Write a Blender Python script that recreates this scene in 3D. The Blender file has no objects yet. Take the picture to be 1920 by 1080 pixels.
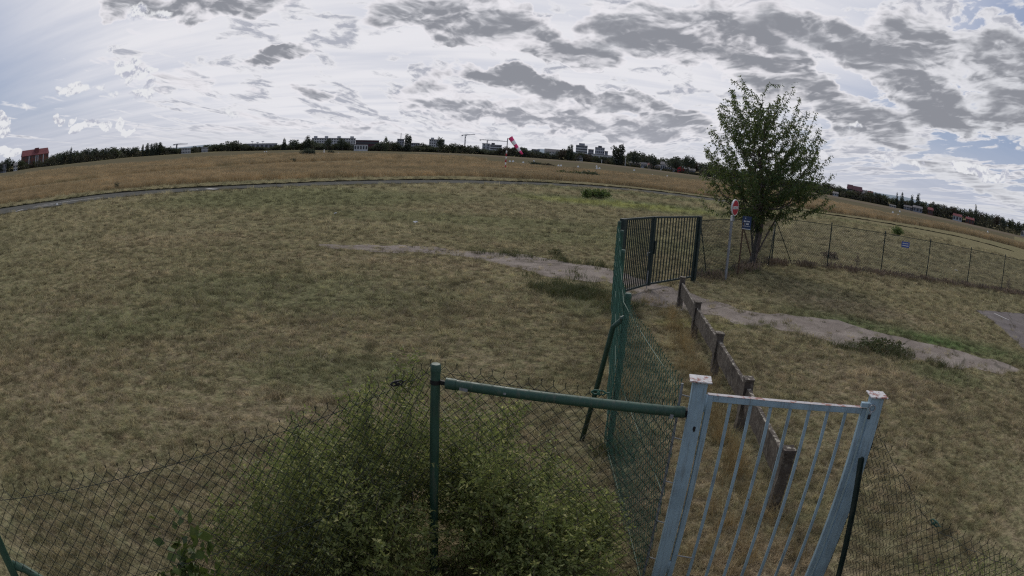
import bpy, math, random
import numpy as np
from mathutils import Vector, Matrix

# ------------------------------------------------------------------ camera
S = bpy.context.scene
COL = S.collection
H = 3.3                                   # height of the lens above the field
PITCH, ROLL = math.radians(12.35), math.radians(3.76)
LENS = [0.04402278598271009, 0.000281527318719428, -2.2196516753848888e-05, 1.2999185825912467e-06]
cd = bpy.data.cameras.new('camera')
cam = bpy.data.objects.new('camera', cd)
COL.objects.link(cam)
S.camera = cam
cd.type = 'PANO'
cd.panorama_type = 'FISHEYE_LENS_POLYNOMIAL'
cd.sensor_fit = 'HORIZONTAL'
cd.sensor_width, cd.sensor_height = 36.0, 20.25
cd.fisheye_fov = math.radians(170)
cd.fisheye_polynomial_k0 = 0.0
cd.fisheye_polynomial_k1, cd.fisheye_polynomial_k2 = -LENS[0], -LENS[1]
cd.fisheye_polynomial_k3, cd.fisheye_polynomial_k4 = -LENS[2], -LENS[3]
cd.clip_start, cd.clip_end = 0.05, 20000
cr, sr, cp, sp = math.cos(ROLL), math.sin(ROLL), math.cos(PITCH), math.sin(PITCH)
right = Vector((cr, sr * sp, sr * cp)); up = Vector((-sr, cr * sp, cr * cp)); fwd = Vector((0, cp, -sp))
cam.matrix_world = Matrix(((right.x, up.x, -fwd.x, 0), (right.y, up.y, -fwd.y, 0), (right.z, up.z, -fwd.z, H), (0, 0, 0, 1)))

# ------------------------------------------------------------------ sun, exposure
S.view_settings.view_transform = 'Standard'
S.view_settings.look = 'None'
S.view_settings.exposure = 0.0
S.view_settings.gamma = 1.0
S.render.engine = 'CYCLES'
S.cycles.use_denoising = False          # keeps the fine grass grain, as sharp as the photograph
S.cycles.pixel_filter_type = 'BLACKMAN_HARRIS'
S.cycles.filter_width = 1.25
S.cycles.sample_clamp_indirect = 4.0
SUN_EL, SUN_AZ = math.radians(40), math.radians(-8)      # ahead of the lens, behind cloud
sd = bpy.data.lights.new('sun', 'SUN')
sd.energy, sd.angle, sd.color = 1.5, math.radians(10), (1.0, 0.95, 0.87)
sun = bpy.data.objects.new('sun', sd); COL.objects.link(sun)
sv = Vector((math.sin(SUN_AZ) * math.cos(SUN_EL), math.cos(SUN_AZ) * math.cos(SUN_EL), math.sin(SUN_EL)))
sun.rotation_euler = sv.to_track_quat('Z', 'Y').to_euler()

# ------------------------------------------------------------------ node helpers
class NT:
    def __init__(s, t): s.t = t
    def n(s, typ, **kw):
        o = s.t.nodes.new(typ)
        for k, v in kw.items(): setattr(o, k, v)
        return o
    def put(s, sock, v):
        if hasattr(v, 'is_output') or hasattr(v, 'links'): s.t.links.new(v, sock)
        elif v is not None: sock.default_value = v
    def m(s, op, a, b=None, c=None, clamp=False):
        o = s.n('ShaderNodeMath', operation=op, use_clamp=clamp)
        for i, v in enumerate((a, b, c)):
            if v is not None: s.put(o.inputs[i], v)
        return o.outputs[0]
    def vm(s, op, a, b=None, out=0):
        o = s.n('ShaderNodeVectorMath', operation=op)
        s.put(o.inputs[0], a)
        if b is not None: s.put(o.inputs[1], b)
        return o.outputs[out]
    def noise(s, vec, scale, detail=4, rough=.55, dim='3D', lac=2.0, dist=0.0):
        o = s.n('ShaderNodeTexNoise', noise_dimensions=dim)
        s.put(o.inputs['Vector'], vec)
        o.inputs['Scale'].default_value = scale; o.inputs['Detail'].default_value = detail
        o.inputs['Roughness'].default_value = rough; o.inputs['Lacunarity'].default_value = lac
        o.inputs['Distortion'].default_value = dist
        return o.outputs['Fac']
    def rng(s, v, a, b, c=0.0, d=1.0, smooth=True):
        o = s.n('ShaderNodeMapRange', interpolation_type='SMOOTHSTEP' if smooth else 'LINEAR')
        s.put(o.inputs['Value'], v)
        for k, x in (('From Min', a), ('From Max', b), ('To Min', c), ('To Max', d)): s.put(o.inputs[k], x)
        return o.outputs[0]
    def mix(s, f, a, b, blend='MIX'):
        o = s.n('ShaderNodeMix', data_type='RGBA', blend_type=blend, clamp_factor=True)
        s.put(o.inputs[0], f)
        for sock, v in ((o.inputs[6], a), (o.inputs[7], b)):
            if isinstance(v, (tuple, list)): sock.default_value = (*v[:3], 1)
            else: s.put(sock, v)
        return o.outputs[2]
    def mapping(s, vec, loc=(0, 0, 0), rot=(0, 0, 0), scl=(1, 1, 1), typ='POINT'):
        o = s.n('ShaderNodeMapping', vector_type=typ)
        s.put(o.inputs[0], vec); o.inputs['Location'].default_value = loc
        o.inputs['Rotation'].default_value = rot; o.inputs['Scale'].default_value = scl
        return o.outputs[0]

# ------------------------------------------------------------------ sky
W = bpy.data.worlds.new('World'); S.world = W; W.use_nodes = True
w = NT(W.node_tree); w.t.nodes.clear()
out = w.n('ShaderNodeOutputWorld'); bg = w.n('ShaderNodeBackground')
w.t.links.new(bg.outputs[0], out.inputs[0])
tc = w.n('ShaderNodeTexCoord')
D = w.vm('NORMALIZE', tc.outputs['Generated'])
sep = w.n('ShaderNodeSeparateXYZ'); w.put(sep.inputs[0], D)
dx, dy, dz = sep.outputs
zc = w.m('MAXIMUM', dz, 0.0)
AZ = w.m('DEGREES', w.m('ARCTAN2', dx, dy))
EL = w.m('DEGREES', w.m('ARCSINE', dz))
AE = w.n('ShaderNodeCombineXYZ'); w.put(AE.inputs[0], AZ); w.put(AE.inputs[1], EL); AE = AE.outputs[0]
den = w.m('ADD', zc, 0.06)
PP = w.n('ShaderNodeCombineXYZ'); w.put(PP.inputs[0], w.m('DIVIDE', dx, den)); w.put(PP.inputs[1], w.m('DIVIDE', dy, den)); PP = PP.outputs[0]
# cloud space: shrinks towards the horizon, rolls stay about twice as wide as tall
rt = w.m('SQRT', w.m('ADD', zc, 0.028))
LP = w.n('ShaderNodeCombineXYZ'); w.put(LP.inputs[0], w.m('MULTIPLY', w.m('DIVIDE', w.m('ARCTAN2', dx, dy), rt), 2.1)); w.put(LP.inputs[1], w.m('MULTIPLY', rt, 9.2)); LP = LP.outputs[0]
warp = w.n('ShaderNodeTexNoise'); w.put(warp.inputs['Vector'], LP); warp.inputs['Scale'].default_value = 1.6; warp.inputs['Detail'].default_value = 4
wsc = w.n('ShaderNodeVectorMath', operation='SCALE'); w.put(wsc.inputs[0], w.vm('SUBTRACT', warp.outputs['Color'], (0.5, 0.5, 0.5))); wsc.inputs['Scale'].default_value = 0.5
PW = w.mapping(w.vm('ADD', LP, wsc.outputs[0]), rot=(0, 0, math.radians(8)))
n1 = w.noise(PW, 1.15, 10, .53)
n1u = w.noise(w.vm('ADD', PW, (-.02, .16, 0)), 1.15, 6, .56)
n2 = w.noise(w.vm('ADD', PW, (5, 2, 3)), 2.7, 9, .57)
n2u = w.noise(w.vm('ADD', PW, (5, 2.05, 3)), 2.7, 6, .57)
nA = w.noise(w.vm('ADD', AE, (31.0, 4.0, 0.0)), 0.34, 7, .62)         # ragged, upright puffs
def blobs(L):
    tot = None
    wn = w.n('ShaderNodeTexNoise'); w.put(wn.inputs['Vector'], AE); wn.inputs['Scale'].default_value = 0.3; wn.inputs['Detail'].default_value = 4
    sc = w.n('ShaderNodeVectorMath', operation='SCALE'); w.put(sc.inputs[0], w.vm('SUBTRACT', wn.outputs['Color'], (.5, .5, .5))); sc.inputs['Scale'].default_value = 5.0
    Q = w.vm('ADD', AE, w.vm('MULTIPLY', sc.outputs[0], (1.3, .75, 0)))
    for az, el, wa, we, rot, amp in L:
        v = w.mapping(Q, loc=(az, el, 0), rot=(0, 0, math.radians(rot)), scl=(wa, we, 1), typ='TEXTURE')
        d = w.rng(w.vm('LENGTH', v, out=1), 0.25, 1.15, amp, 0.0)
        tot = d if tot is None else w.m('ADD', tot, d)
    return tot
# az, el, half width, half height, tilt, strength
DARK = [(-7, 12.2, 9.5, 3.2, -7, .36), (3.5, 9.6, 6, 1.7, -10, .28), (12, 12.5, 10, 3.2, -4, .36), (21.5, 10.6, 9, 2.4, -8, .34),
        (31.5, 6.6, 6, 1.4, -14, .26), (0, 6.7, 8.5, 1.3, -7, .34), (10, 5.2, 8.5, 1.2, -6, .34), (-23, 8.5, 4.2, 1.15, 7, .32),
        (-30, 13.2, 8, 1.7, 4, .34), (-39, 13.6, 5, 1.6, 8, .16), (39.5, 9.7, 5.6, 2.6, -24, .32), (49, 13.5, 5.5, 6, -10, .34),
        (38, 15.5, 7, 3, 0, .18), (31, 13.5, 5, 2.0, 0, .16), (34, 11, 24, 7.5, -8, .13), (5, 3.8, 20, 2.0, -3, .10), (-3, 3.3, 9, .8, -4, .22), (6, 2.9, 10, .8, -3, .22), (-19, 5.0, 4, .7, 0, .14), (26, 15, 5, 1.8, 0, .2),
        (-16, 1.9, 8, .5, 0, .12), (17, 3.2, 6, .9, -4, .16), (44, 3.0, 10, 1.0, -4, .16)]
CLEAR = [(-14, 8.5, 6, 3.2, 0, .30), (-52, 10.5, 12, 5.0, 8, .45), (2, 12.9, 2.6, 1.0, -20, .12), (31, 9.9, 6, 1.4, -22, .20), (-48, 1.4, 12, 2.2, 0, .10),
         (45, 6.3, 10, 1.3, -6, .28), (12, 7.4, 12, .6, -5, .25), (-30, 9.4, 8, 2.0, 4, .26), (-58, 16, 9, 6, 0, .4), (-4, 9.1, 9, .7, -6, .28)]
PUFF = [(-38.3, 7.6, 1.5, 1.2, 0, .42), (-36, 7.0, 2.0, .7, 0, .34), (-45, 5.8, 9, 1.0, 6, .26), (-36.5, 5.6, 6, .8, 0, .24), (-52, 3.6, 2.3, .9, 0, .4), (-50.5, 1.7, 3.2, .9, 0, .38),
        (-41.5, 2.6, 2.2, .8, 0, .40), (-38.5, 2.9, 1.2, 1.0, 0, .40), (-36.5, 2.3, 2.0, .45, 0, .34), (-45.5, 3.4, 1.0, .5, 0, .36), (-43.6, 3.3, 1.0, .45, 0, .34), (-25, 3.0, 7, .9, 0, .20),
        (45, 4.1, 5.5, 1.1, -4, .34), (52, 4.4, 4, 1.2, 0, .34), (37, 3.2, 6, 1.1, -8, .24), (33, 5.2, 5, .9, -14, .2), (-37, 12.6, 6, 2.2, 0, .26), (-40, 9.9, 3, .5, 0, .26)]
def billow(vec):
    o = w.n('ShaderNodeTexVoronoi', feature='F1'); w.put(o.inputs['Vector'], vec)
    o.inputs['Scale'].default_value = 3.4; o.inputs['Detail'].default_value = 2.0; o.inputs['Roughness'].default_value = .62; o.inputs['Lacunarity'].default_value = 2.3
    return o.outputs['Distance']
v1 = billow(PW); v1u = billow(w.vm('ADD', PW, (0, .09, 0)))
bias = w.m('SUBTRACT', blobs(DARK), blobs(CLEAR))
det = w.m('ADD', w.m('MULTIPLY', w.m('SUBTRACT', n2, .5), .22), w.m('MULTIPLY', w.m('SUBTRACT', .62, v1), .13))
dens = w.m('ADD', w.m('ADD', w.m('ADD', w.m('MULTIPLY', n1, .85), .105), det), w.m('MULTIPLY', bias, 1.45))
puffd = w.m('ADD', w.m('MULTIPLY', nA, .75), blobs(PUFF))
cov = w.rng(dens, .52, .60)
grad = w.m('ADD', w.m('ADD', w.m('SUBTRACT', n1, n1u), w.m('MULTIPLY', w.m('SUBTRACT', n2, n2u), .4)), w.m('MULTIPLY', w.m('SUBTRACT', v1u, v1), .16))      # >0 at undersides... tops catch the light
core = w.m('MULTIPLY', w.rng(dens, .53, .76), w.rng(grad, -.18, .04, .15, 1.0))
pcov = w.rng(puffd, .585, .665)
puffn = w.noise(w.vm('ADD', AE, (31.0, 4.35, 0.0)), 0.34, 7, .62)     # the same puffs seen a little lower: light from above
pcore = w.rng(w.m('SUBTRACT', puffn, nA), -.02, .06)
sky = w.n('ShaderNodeTexSky', sky_type='NISHITA', sun_disc=False, sun_elevation=SUN_EL, sun_rotation=SUN_AZ, altitude=150, dust_density=1.4)
skyc = w.vm('MULTIPLY', sky.outputs[0], (0.085, 0.085, 0.085))
glow = w.vm('DOT_PRODUCT', D, tuple(sv), out=1)
veil = w.rng(glow, .50, .80)
veiln = w.noise(w.mapping(PP, scl=(.35, 1.2, 1)), 1.4, 6, .55)
low = w.rng(EL, 0.0, 10.0, .75, 0.0)
vf = w.m('ADD', w.m('MAXIMUM', veil, low), w.m('MULTIPLY', w.m('SUBTRACT', veiln, .5), .45), clamp=True)
veilc = w.mix(w.m('MULTIPLY', veil, w.rng(veiln, .3, .62, .55, 1.0)), (.52, .55, .65), (.79, .785, .825))
base = w.mix(vf, w.mix(.75, skyc, (.26, .33, .51)), veilc)
# thin middle layer: small grey streaks and rolls, thicker towards the right
leftclear = w.rng(AZ, -52, -20, .16, 0.0)
m2 = w.m('SUBTRACT', w.m('ADD', w.m('ADD', n2, w.rng(EL, 1.0, 6.0, .03, 0.0)), w.m('ADD', w.m('MULTIPLY', bias, .30), w.m('MULTIPLY', w.m('SUBTRACT', n1, .5), .5))), leftclear)
mk2 = w.m('MULTIPLY', w.rng(m2, .462, .53), w.rng(EL, .3, 3.0, .35, 1.0))
ms = w.m('MULTIPLY', w.rng(m2, .485, .60), w.rng(w.m('SUBTRACT', n2, n2u), -.05, .04, .25, 1.0))
base = w.mix(mk2, base, w.mix(ms, (.79, .785, .82), (.43, .445, .51)))
bright = w.mix(veil, (.70, .71, .75), (.84, .82, .86))
dark = w.mix(w.rng(w.m('ADD', w.m('MULTIPLY', n2, .50), w.m('ADD', w.m('MULTIPLY', dens, -.45), w.m('MULTIPLY', grad, -1.2))), -.24, .16), (.265, .275, .31), (.56, .57, .61))
farfade = w.rng(EL, 0.5, 7.0, .42, 0.0)
dark = w.mix(farfade, dark, (.50, .51, .58))
cloud = w.mix(core, bright, dark)
res = w.mix(cov, base, cloud)
puffc = w.mix(pcore, (.78, .785, .81), (.47, .485, .57))
res = w.mix(pcov, res, puffc)
res = w.mix(w.rng(EL, 0.0, 2.2, .40, 0.0), res, (.64, .65, .69))
res = w.mix(w.rng(EL, -1.5, 0.0, 1.0, 0.0), res, (.10, .095, .07))
w.put(bg.inputs[0], res); bg.inputs[1].default_value = 1.0

# ------------------------------------------------------------------ lens mapping, to read places off the photograph
def th(m): return ((LENS[3] * m + LENS[2]) * m + LENS[1]) * m * m + LENS[0] * m
def ray(x, y):
    ax, ay = x - 960, -(y - 540); r = math.hypot(ax, ay) + 1e-9; t = th(r * 36 / 1920)
    v = (math.sin(t) * ax / r, math.sin(t) * ay / r, math.cos(t))
    a, b = cr * v[0] - sr * v[1], sr * v[0] + cr * v[1]
    return Vector((a, v[2] * cp + b * sp, b * cp - v[2] * sp))
def at(x, y, z=0.0):
    v = ray(x, y); return v * ((z - H) / v.z) + Vector((0, 0, H))
def far(x, y, d):
    "point seen at (x, y), d metres away over the ground"
    v = ray(x, y); k = d / math.hypot(v.x, v.y); return v * k + Vector((0, 0, H))
def azd(x, y):
    p = at(x, y); return math.atan2(p.x, p.y), math.hypot(p.x, p.y)

# ------------------------------------------------------------------ materials
def mat(name, build, rough=.8, metal=0.0, spec=.3):
    m = bpy.data.materials.new(name); m.use_nodes = True
    t = NT(m.node_tree); p = m.node_tree.nodes['Principled BSDF']
    p.inputs['Roughness'].default_value = rough; p.inputs['Metallic'].default_value = metal
    p.inputs['Specular IOR Level'].default_value = spec
    if callable(build): build(t, p)
    else: p.inputs['Base Color'].default_value = (*build, 1)
    return m
def bump(t, p, h, strength=.4, dist=.01):
    b = t.n('ShaderNodeBump'); b.inputs['Strength'].default_value = strength; b.inputs['Distance'].default_value = dist
    t.put(b.inputs['Height'], h); t.put(p.inputs['Normal'], b.outputs[0])
def paint(base, worn, amt=.62, scale=9, rough=.45, metal=0.0, dirt=(.12, .11, .09)):
    def f(t, p):
        pos = t.n('ShaderNodeTexCoord').outputs['Object']
        a = t.noise(pos, scale, 6, .6); b = t.noise(pos, scale * .35, 5, .6)
        c = t.mix(t.rng(b, .35, .75), base, tuple(x * .72 for x in base))
        c = t.mix(t.rng(a, amt, amt + .04), c, worn)
        c = t.mix(t.rng(t.noise(pos, 3, 6, .7), .55, .8, 0, .35), c, dirt)
        t.put(p.inputs['Base Color'], c)
        t.put(p.inputs['Roughness'], t.rng(a, .3, .8, rough, rough + .25))
        st_ = t.noise(t.mapping(pos, scl=(14, 14, .9)), 3.0, 5, .7)
        c = t.mix(t.rng(st_, .50, .72, 0, .55), c, dirt); t.put(p.inputs['Base Color'], c)
        bump(t, p, a, .15, .003)
    return f
M = {}
M['green_tube'] = mat('green_tube', paint((.034, .080, .056), (.10, .16, .13), .70, 14, .38))
M['dark_green'] = mat('dark_green', paint((.013, .028, .026), (.06, .09, .08), .72, 12, .45))
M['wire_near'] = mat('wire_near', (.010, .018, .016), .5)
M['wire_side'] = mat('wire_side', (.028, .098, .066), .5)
M['blue_paint'] = mat('blue_paint', paint((.285, .395, .465), (.10, .075, .065), .70, 16, .5))
M['rust_cap'] = mat('rust_cap', paint((.62, .60, .60), (.28, .13, .11), .52, 22, .6))
M['rust_rail'] = mat('rust_rail', paint((.50, .47, .47), (.32, .17, .145), .545, 15, .6))
M['galv'] = mat('galv', paint((.24, .25, .26), (.14, .12, .10), .62, 20, .5, .3))
M['steel'] = mat('steel', (.35, .36, .37), .45, .6)
M['black'] = mat('black', (.012, .012, .013), .6)
M['white'] = mat('white', paint((.72, .72, .70), (.45, .44, .42), .66, 6, .5))
M['red'] = mat('red', paint((.42, .018, .035), (.30, .05, .06), .70, 6, .4))
M['sock_red'] = mat('sock_red', (.75, .07, .21), .8)
M['sock_white'] = mat('sock_white', (.8, .78, .80), .8)
M['blue_sign'] = mat('blue_sign', paint((.022, .045, .11), (.04, .06, .12), .7, 8, .4))
M['bright_blue'] = mat('bright_blue', paint((.03, .085, .36), (.05, .09, .28), .7, 8, .4))
M['rust_wood'] = mat('rust_wood', paint((.11, .065, .04), (.05, .035, .025), .55, 30, .8))
def conc(t, p):
    pos = t.n('ShaderNodeTexCoord').outputs['Object']
    geo = t.n('ShaderNodeNewGeometry')
    nz = t.n('ShaderNodeSeparateXYZ'); t.put(nz.inputs[0], geo.outputs['Normal'])
    a = t.noise(pos, 16, 8, .65); b = t.noise(pos, 2.2, 6, .6)
    v = t.noise(t.mapping(pos, scl=(6, 6, .6)), 3, 5, .6)
    c = t.mix(t.rng(b, .35, .65), (.055, .044, .037), (.105, .088, .072))
    c = t.mix(t.rng(v, .45, .7, 0, .7), c, (.05, .040, .035))
    lich = t.m('MULTIPLY', t.rng(a, .50, .62), t.rng(nz.outputs[2], .3, .9, .25, 1.0))
    c = t.mix(lich, c, (.36, .33, .27))
    t.put(p.inputs['Base Color'], c); bump(t, p, a, .6, .01)
M['concrete'] = mat('concrete', conc, .92)

def gpos(t): return t.n('ShaderNodeNewGeometry').outputs['Position']
def spots(t, pos, L):
    tot = None
    for x, y, rx, ry, rot, amp in L:
        v = t.mapping(pos, loc=(x, y, 0), rot=(0, 0, math.radians(rot)), scl=(rx, ry, 1000), typ='TEXTURE')
        d = t.rng(t.vm('LENGTH', v, out=1), .3, 1.1, amp, 0)
        tot = d if tot is None else t.m('ADD', tot, d)
    return tot
GREEN_SPOTS = [(9.4, 12.9, 3.4, 1.1, -35, .85), (12.4, 11.2, 3.0, 1.2, -35, .85), (9.0, 47, 11, 6, 0, .95), (1.9, 14.2, 1.2, 1.8, 0, .6), (5.6, 12.9, 1.0, .5, 0, .5),
               (9.0, 9.4, 1.3, .8, -30, .8), (-14, 38, 12, 9, 30, .5), (-5, 13, 5, 2.5, 10, .28), (-3, 29, 12, 3, 0, .25), (-25, 44, 20, 3, 35, .5), (20, 62, 30, 4, -5, .35),
               (-2.5, 8.5, 2, 1.2, 0, .3), (-7.5, 9.5, 2.6, 1.6, 20, .3), (4, 25, 8, 3, 0, .22)]
DRY_SPOTS = [(6.6, 9.0, 2.2, 1.4, 0, .3), (10, 15.2, 3.2, 1.4, -25, .35), (-7.5, 6.2, 2.4, 1.6, 0, .28), (2.0, 5.6, 1.0, 2.6, 0, .3), (-2.9, 6.9, 2, .9, 20, .3), (-3, 17.5, 5, 1.0, 0, .3),
             (-12, 20, 5, 2.5, 20, .25), (5, 6.0, 1.6, 1.2, 0, .2), (2.4, 3.6, 1.2, 1.4, 0, .45), (-1.8, 2.6, 1.4, 1.0, 0, .3)]
def grass_colour(t, lift=1.0):
    pos = gpos(t)
    big = t.noise(pos, .16, 4, .6); mid = t.noise(pos, .9, 5, .62); fine = t.noise(t.mapping(pos, scl=(1, 1, .2)), 7, 4, .7)
    patch = t.noise(pos, 4.6, 5, .66)
    g = t.m('ADD', t.m('MULTIPLY', big, .22), t.m('ADD', t.m('MULTIPLY', mid, .28), t.m('ADD', t.m('MULTIPLY', patch, .82), t.m('MULTIPLY', fine, .30))))
    g = t.m('ADD', g, t.m('MULTIPLY', spots(t, pos, GREEN_SPOTS), .62)); g = t.m('SUBTRACT', g, t.m('MULTIPLY', spots(t, pos, DRY_SPOTS), .28))
    k = lambda c: tuple(x * lift for x in c)
    c = t.mix(t.rng(g, .54, .84), k((.170, .136, .090)), k((.134, .117, .068)))
    c = t.mix(t.rng(g, .73, 1.03), c, k((.102, .101, .054)))
    c = t.mix(t.rng(g, 1.15, 1.7), c, k((.068, .098, .038)))
    vein = t.noise(pos, 2.3, 6, .7)
    c = t.mix(t.rng(vein, .60, .76, 0, .45), c, k((.19, .14, .105)))
    c = t.mix(t.rng(t.noise(pos, .045, 3, .5), .52, .66, 0, .2), c, k((.078, .084, .048)))
    c = t.mix(spots(t, pos, [(8.0, 46.0, 9.5, 3.4, 0, .75), (3.9, 12.6, 1.2, .5, 0, .5)]), c, k((.150, .150, .052)))
    return c, fine
def m_ground(t, p):
    c, f = grass_colour(t, 1.55)
    pos = gpos(t)
    h = t.m('ADD', t.noise(pos, 5, 6, .75), t.m('MULTIPLY', t.noise(pos, .8, 3, .5), 1.4))
    shade = t.rng(t.m('ADD', t.m('MULTIPLY', t.noise(pos, 14, 3, .8), .5), t.m('MULTIPLY', t.noise(pos, 4.5, 3, .8), .5)), .40, .60, .55, 1.35)
    t.put(p.inputs['Base Color'], t.mix(1.0, c, shade, 'MULTIPLY')); bump(t, p, h, 1.0, .09)
M['ground'] = mat('ground', m_ground, 1.0, spec=0.0)
def m_blade(t, p):
    c, f = grass_colour(t, 2.65)
    oi = t.n('ShaderNodeObjectInfo').outputs['Random']
    isl = t.n('ShaderNodeNewGeometry').outputs['Random Per Island']
    c = t.mix(t.rng(isl, .6, 1.0, 0, .6), c, (.25, .20, .13))
    c = t.mix(1.0, c, t.rng(t.m('POWER', oi, 1.5), 0, 1, .42, 1.75, False), 'MULTIPLY')
    t.put(p.inputs['Base Color'], c)
    tr = t.n('ShaderNodeBsdfTranslucent'); t.put(tr.inputs[0], c); mx = t.n('ShaderNodeMixShader'); mx.inputs[0].default_value = .4
    o = [x for x in t.t.nodes if x.bl_idname == 'ShaderNodeOutputMaterial'][0]
    t.t.links.new(p.outputs[0], mx.inputs[1]); t.t.links.new(tr.outputs[0], mx.inputs[2]); t.t.links.new(mx.outputs[0], o.inputs[0])
M['blade'] = mat('blade', m_blade, .8, spec=.15)
def m_gold(a, b, c3):
    def f(t, p):
        pos = gpos(t)
        n = t.noise(t.mapping(pos, scl=(.6, 1.6, 1)), .05, 6, .68); q = t.noise(pos, .55, 4, .6)
        c = t.mix(t.rng(t.m('ADD', n, t.m('MULTIPLY', t.m('SUBTRACT', q, .5), .5)), .38, .62), a, b)
        c = t.mix(t.rng(t.noise(pos, .11, 3, .5), .55, .72, 0, .65), c, c3)
        oi = t.n('ShaderNodeObjectInfo').outputs['Random']
        c = t.mix(1.0, c, t.rng(oi, 0, 1, .7, 1.25, False), 'MULTIPLY')
        t.put(p.inputs['Base Color'], c)
    return f
M['gold_grass'] = mat('gold_grass', m_gold((.55, .42, .24), (.42, .33, .19), (.29, .26, .145)), .9, spec=.1)
M['gold_field'] = mat('gold_field', m_gold((.20, .16, .10), (.165, .135, .085), (.125, .112, .07)), 1.0, spec=0.0)
M['mown_field'] = mat('mown_field', m_gold((.090, .082, .053), (.112, .095, .062), (.080, .078, .050)), 1.0, spec=0.0)
M['runway'] = mat('runway', m_gold((.19, .155, .115), (.165, .14, .105), (.14, .125, .09)), 1.0, spec=0.0)
M['dry_tuft'] = mat('dry_tuft', m_gold((.46, .35, .17), (.36, .27, .14), (.26, .20, .11)), .9, spec=.1)
M['straw'] = mat('straw', m_gold((.52, .43, .29), (.42, .34, .22), (.34, .32, .18)), .9, spec=.1)
M['brown_weed'] = mat('brown_weed', m_gold((.27, .20, .145), (.20, .155, .11), (.16, .145, .085)), .9, spec=.1)
M['verge_shade'] = mat('verge_shade', m_gold((.030, .028, .018), (.045, .040, .026), (.03, .034, .018)), .95, spec=.05)  # near-black tone paints the shadow line along the track edges
def m_asph(a, b, spk):
    def f(t, p):
        pos = gpos(t)
        n = t.noise(pos, 1.1, 7, .65); q = t.noise(pos, 30, 4, .7); c = t.mix(t.rng(n, .38, .66), a, b)
        c = t.mix(t.rng(t.noise(pos, 3.5, 6, .7), .60, .70, 0, .8), c, spk)
        c = t.mix(1.0, c, t.rng(q, .3, .7, .75, 1.2), 'MULTIPLY')
        cr_ = t.n('ShaderNodeTexVoronoi', feature='DISTANCE_TO_EDGE'); cr_.inputs['Scale'].default_value = .9
        t.put(cr_.inputs['Vector'], t.vm('ADD', pos, t.vm('MULTIPLY', (1, 1, 0), q)))
        c = t.mix(t.rng(cr_.outputs['Distance'], .0, .03, .65, 0), c, (.05, .05, .035))
        t.put(p.inputs['Base Color'], c); bump(t, p, q, .5, .02)
    return f
M['track'] = mat('track', m_asph((.098, .098, .090), (.125, .122, .112), (.092, .096, .070)), 1.0, spec=0.0)
M['path'] = mat('path', m_asph((.200, .170, .148), (.285, .247, .215), (.145, .130, .088)), 1.0, spec=0.0)
M['asphalt'] = mat('asphalt', m_asph((.150, .133, .128), (.190, .170, .160), (.115, .11, .075)), 1.0, spec=0.0)
M['line'] = mat('line', paint((.55, .53, .50), (.2, .18, .17), .6, 3, .8))
def leafm(a, b, c3, transl=.25, yel=None):
    def f(t, p):
        isl = t.n('ShaderNodeNewGeometry').outputs['Random Per Island']
        pos = t.n('ShaderNodeTexCoord').outputs['Object']
        oi = t.n('ShaderNodeObjectInfo').outputs['Random']
        c = t.mix(t.rng(isl, 0, .8, 0, 1, False), a, b)
        c = t.mix(t.rng(isl, .86, .92), c, yel or c3)
        c = t.mix(t.rng(t.noise(pos, 2.5, 4, .6), .45, .65, 0, .5), c, c3)
        c = t.mix(1.0, c, t.rng(oi, 0, 1, .75, 1.25, False), 'MULTIPLY')
        t.put(p.inputs['Base Color'], c)
        tr = t.n('ShaderNodeBsdfTranslucent'); t.put(tr.inputs[0], t.mix(.4, c, (.12, .14, .02)))
        mx = t.n('ShaderNodeMixShader'); mx.inputs[0].default_value = transl
        o = [x for x in t.t.nodes if x.bl_idname == 'ShaderNodeOutputMaterial'][0]
        t.t.links.new(p.outputs[0], mx.inputs[1]); t.t.links.new(tr.outputs[0], mx.inputs[2]); t.t.links.new(mx.outputs[0], o.inputs[0])
    return f
M['cherry_leaf'] = mat('cherry_leaf', leafm((.054, .092, .034), (.092, .138, .048), (.058, .086, .038), .5, (.18, .17, .06)), .55, spec=.35)
M['bush_leaf'] = mat('bush_leaf', leafm((.185, .235, .078), (.31, .35, .125), (.16, .195, .074), .58, (.68, .66, .28)), .5, spec=.35)
M['young_leaf'] = mat('young_leaf', leafm((.085, .14, .035), (.13, .17, .045), (.06, .10, .03), .35), .5)
M['field_bush'] = mat('field_bush', leafm((.085, .135, .040), (.13, .18, .055), (.06, .09, .035), .3, (.24, .26, .07)), .7)
M['weed_leaf'] = mat('weed_leaf', leafm((.065, .085, .035), (.095, .10, .045), (.10, .085, .05), .2, (.2, .16, .08)), .7)
M['tree_dark'] = mat('tree_dark', leafm((.044, .056, .046), (.062, .074, .056), (.052, .062, .056), .2), .8, spec=.1)  # far tree greens, lightened and slightly blued in place of distance haze
M['tree_mid'] = mat('tree_mid', leafm((.062, .076, .048), (.085, .096, .058), (.068, .078, .058), .2), .8, spec=.1)
M['tree_light'] = mat('tree_light', leafm((.065, .072, .035), (.085, .088, .042), (.060, .068, .034), .1), .8, spec=.1)
M['tree_brown'] = mat('tree_brown', leafm((.075, .055, .042), (.060, .050, .040), (.05, .045, .038), .15), .8, spec=.1)
def barkm(t, p):
    pos = t.n('ShaderNodeTexCoord').outputs['Object']
    n = t.noise(t.mapping(pos, scl=(1, 1, .35)), 22, 6, .7)
    t.put(p.inputs['Base Color'], t.mix(t.rng(n, .35, .65), (.055, .043, .038), (.15, .125, .11))); bump(t, p, n, .8, .01)
M['bark'] = mat('bark', barkm, .9)
def wall(a, b, sc=.35):
    def f(t, p):
        n = t.noise(gpos(t), sc, 5, .6)
        t.put(p.inputs['Base Color'], t.mix(t.rng(n, .35, .65), a, b))
    return f
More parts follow.
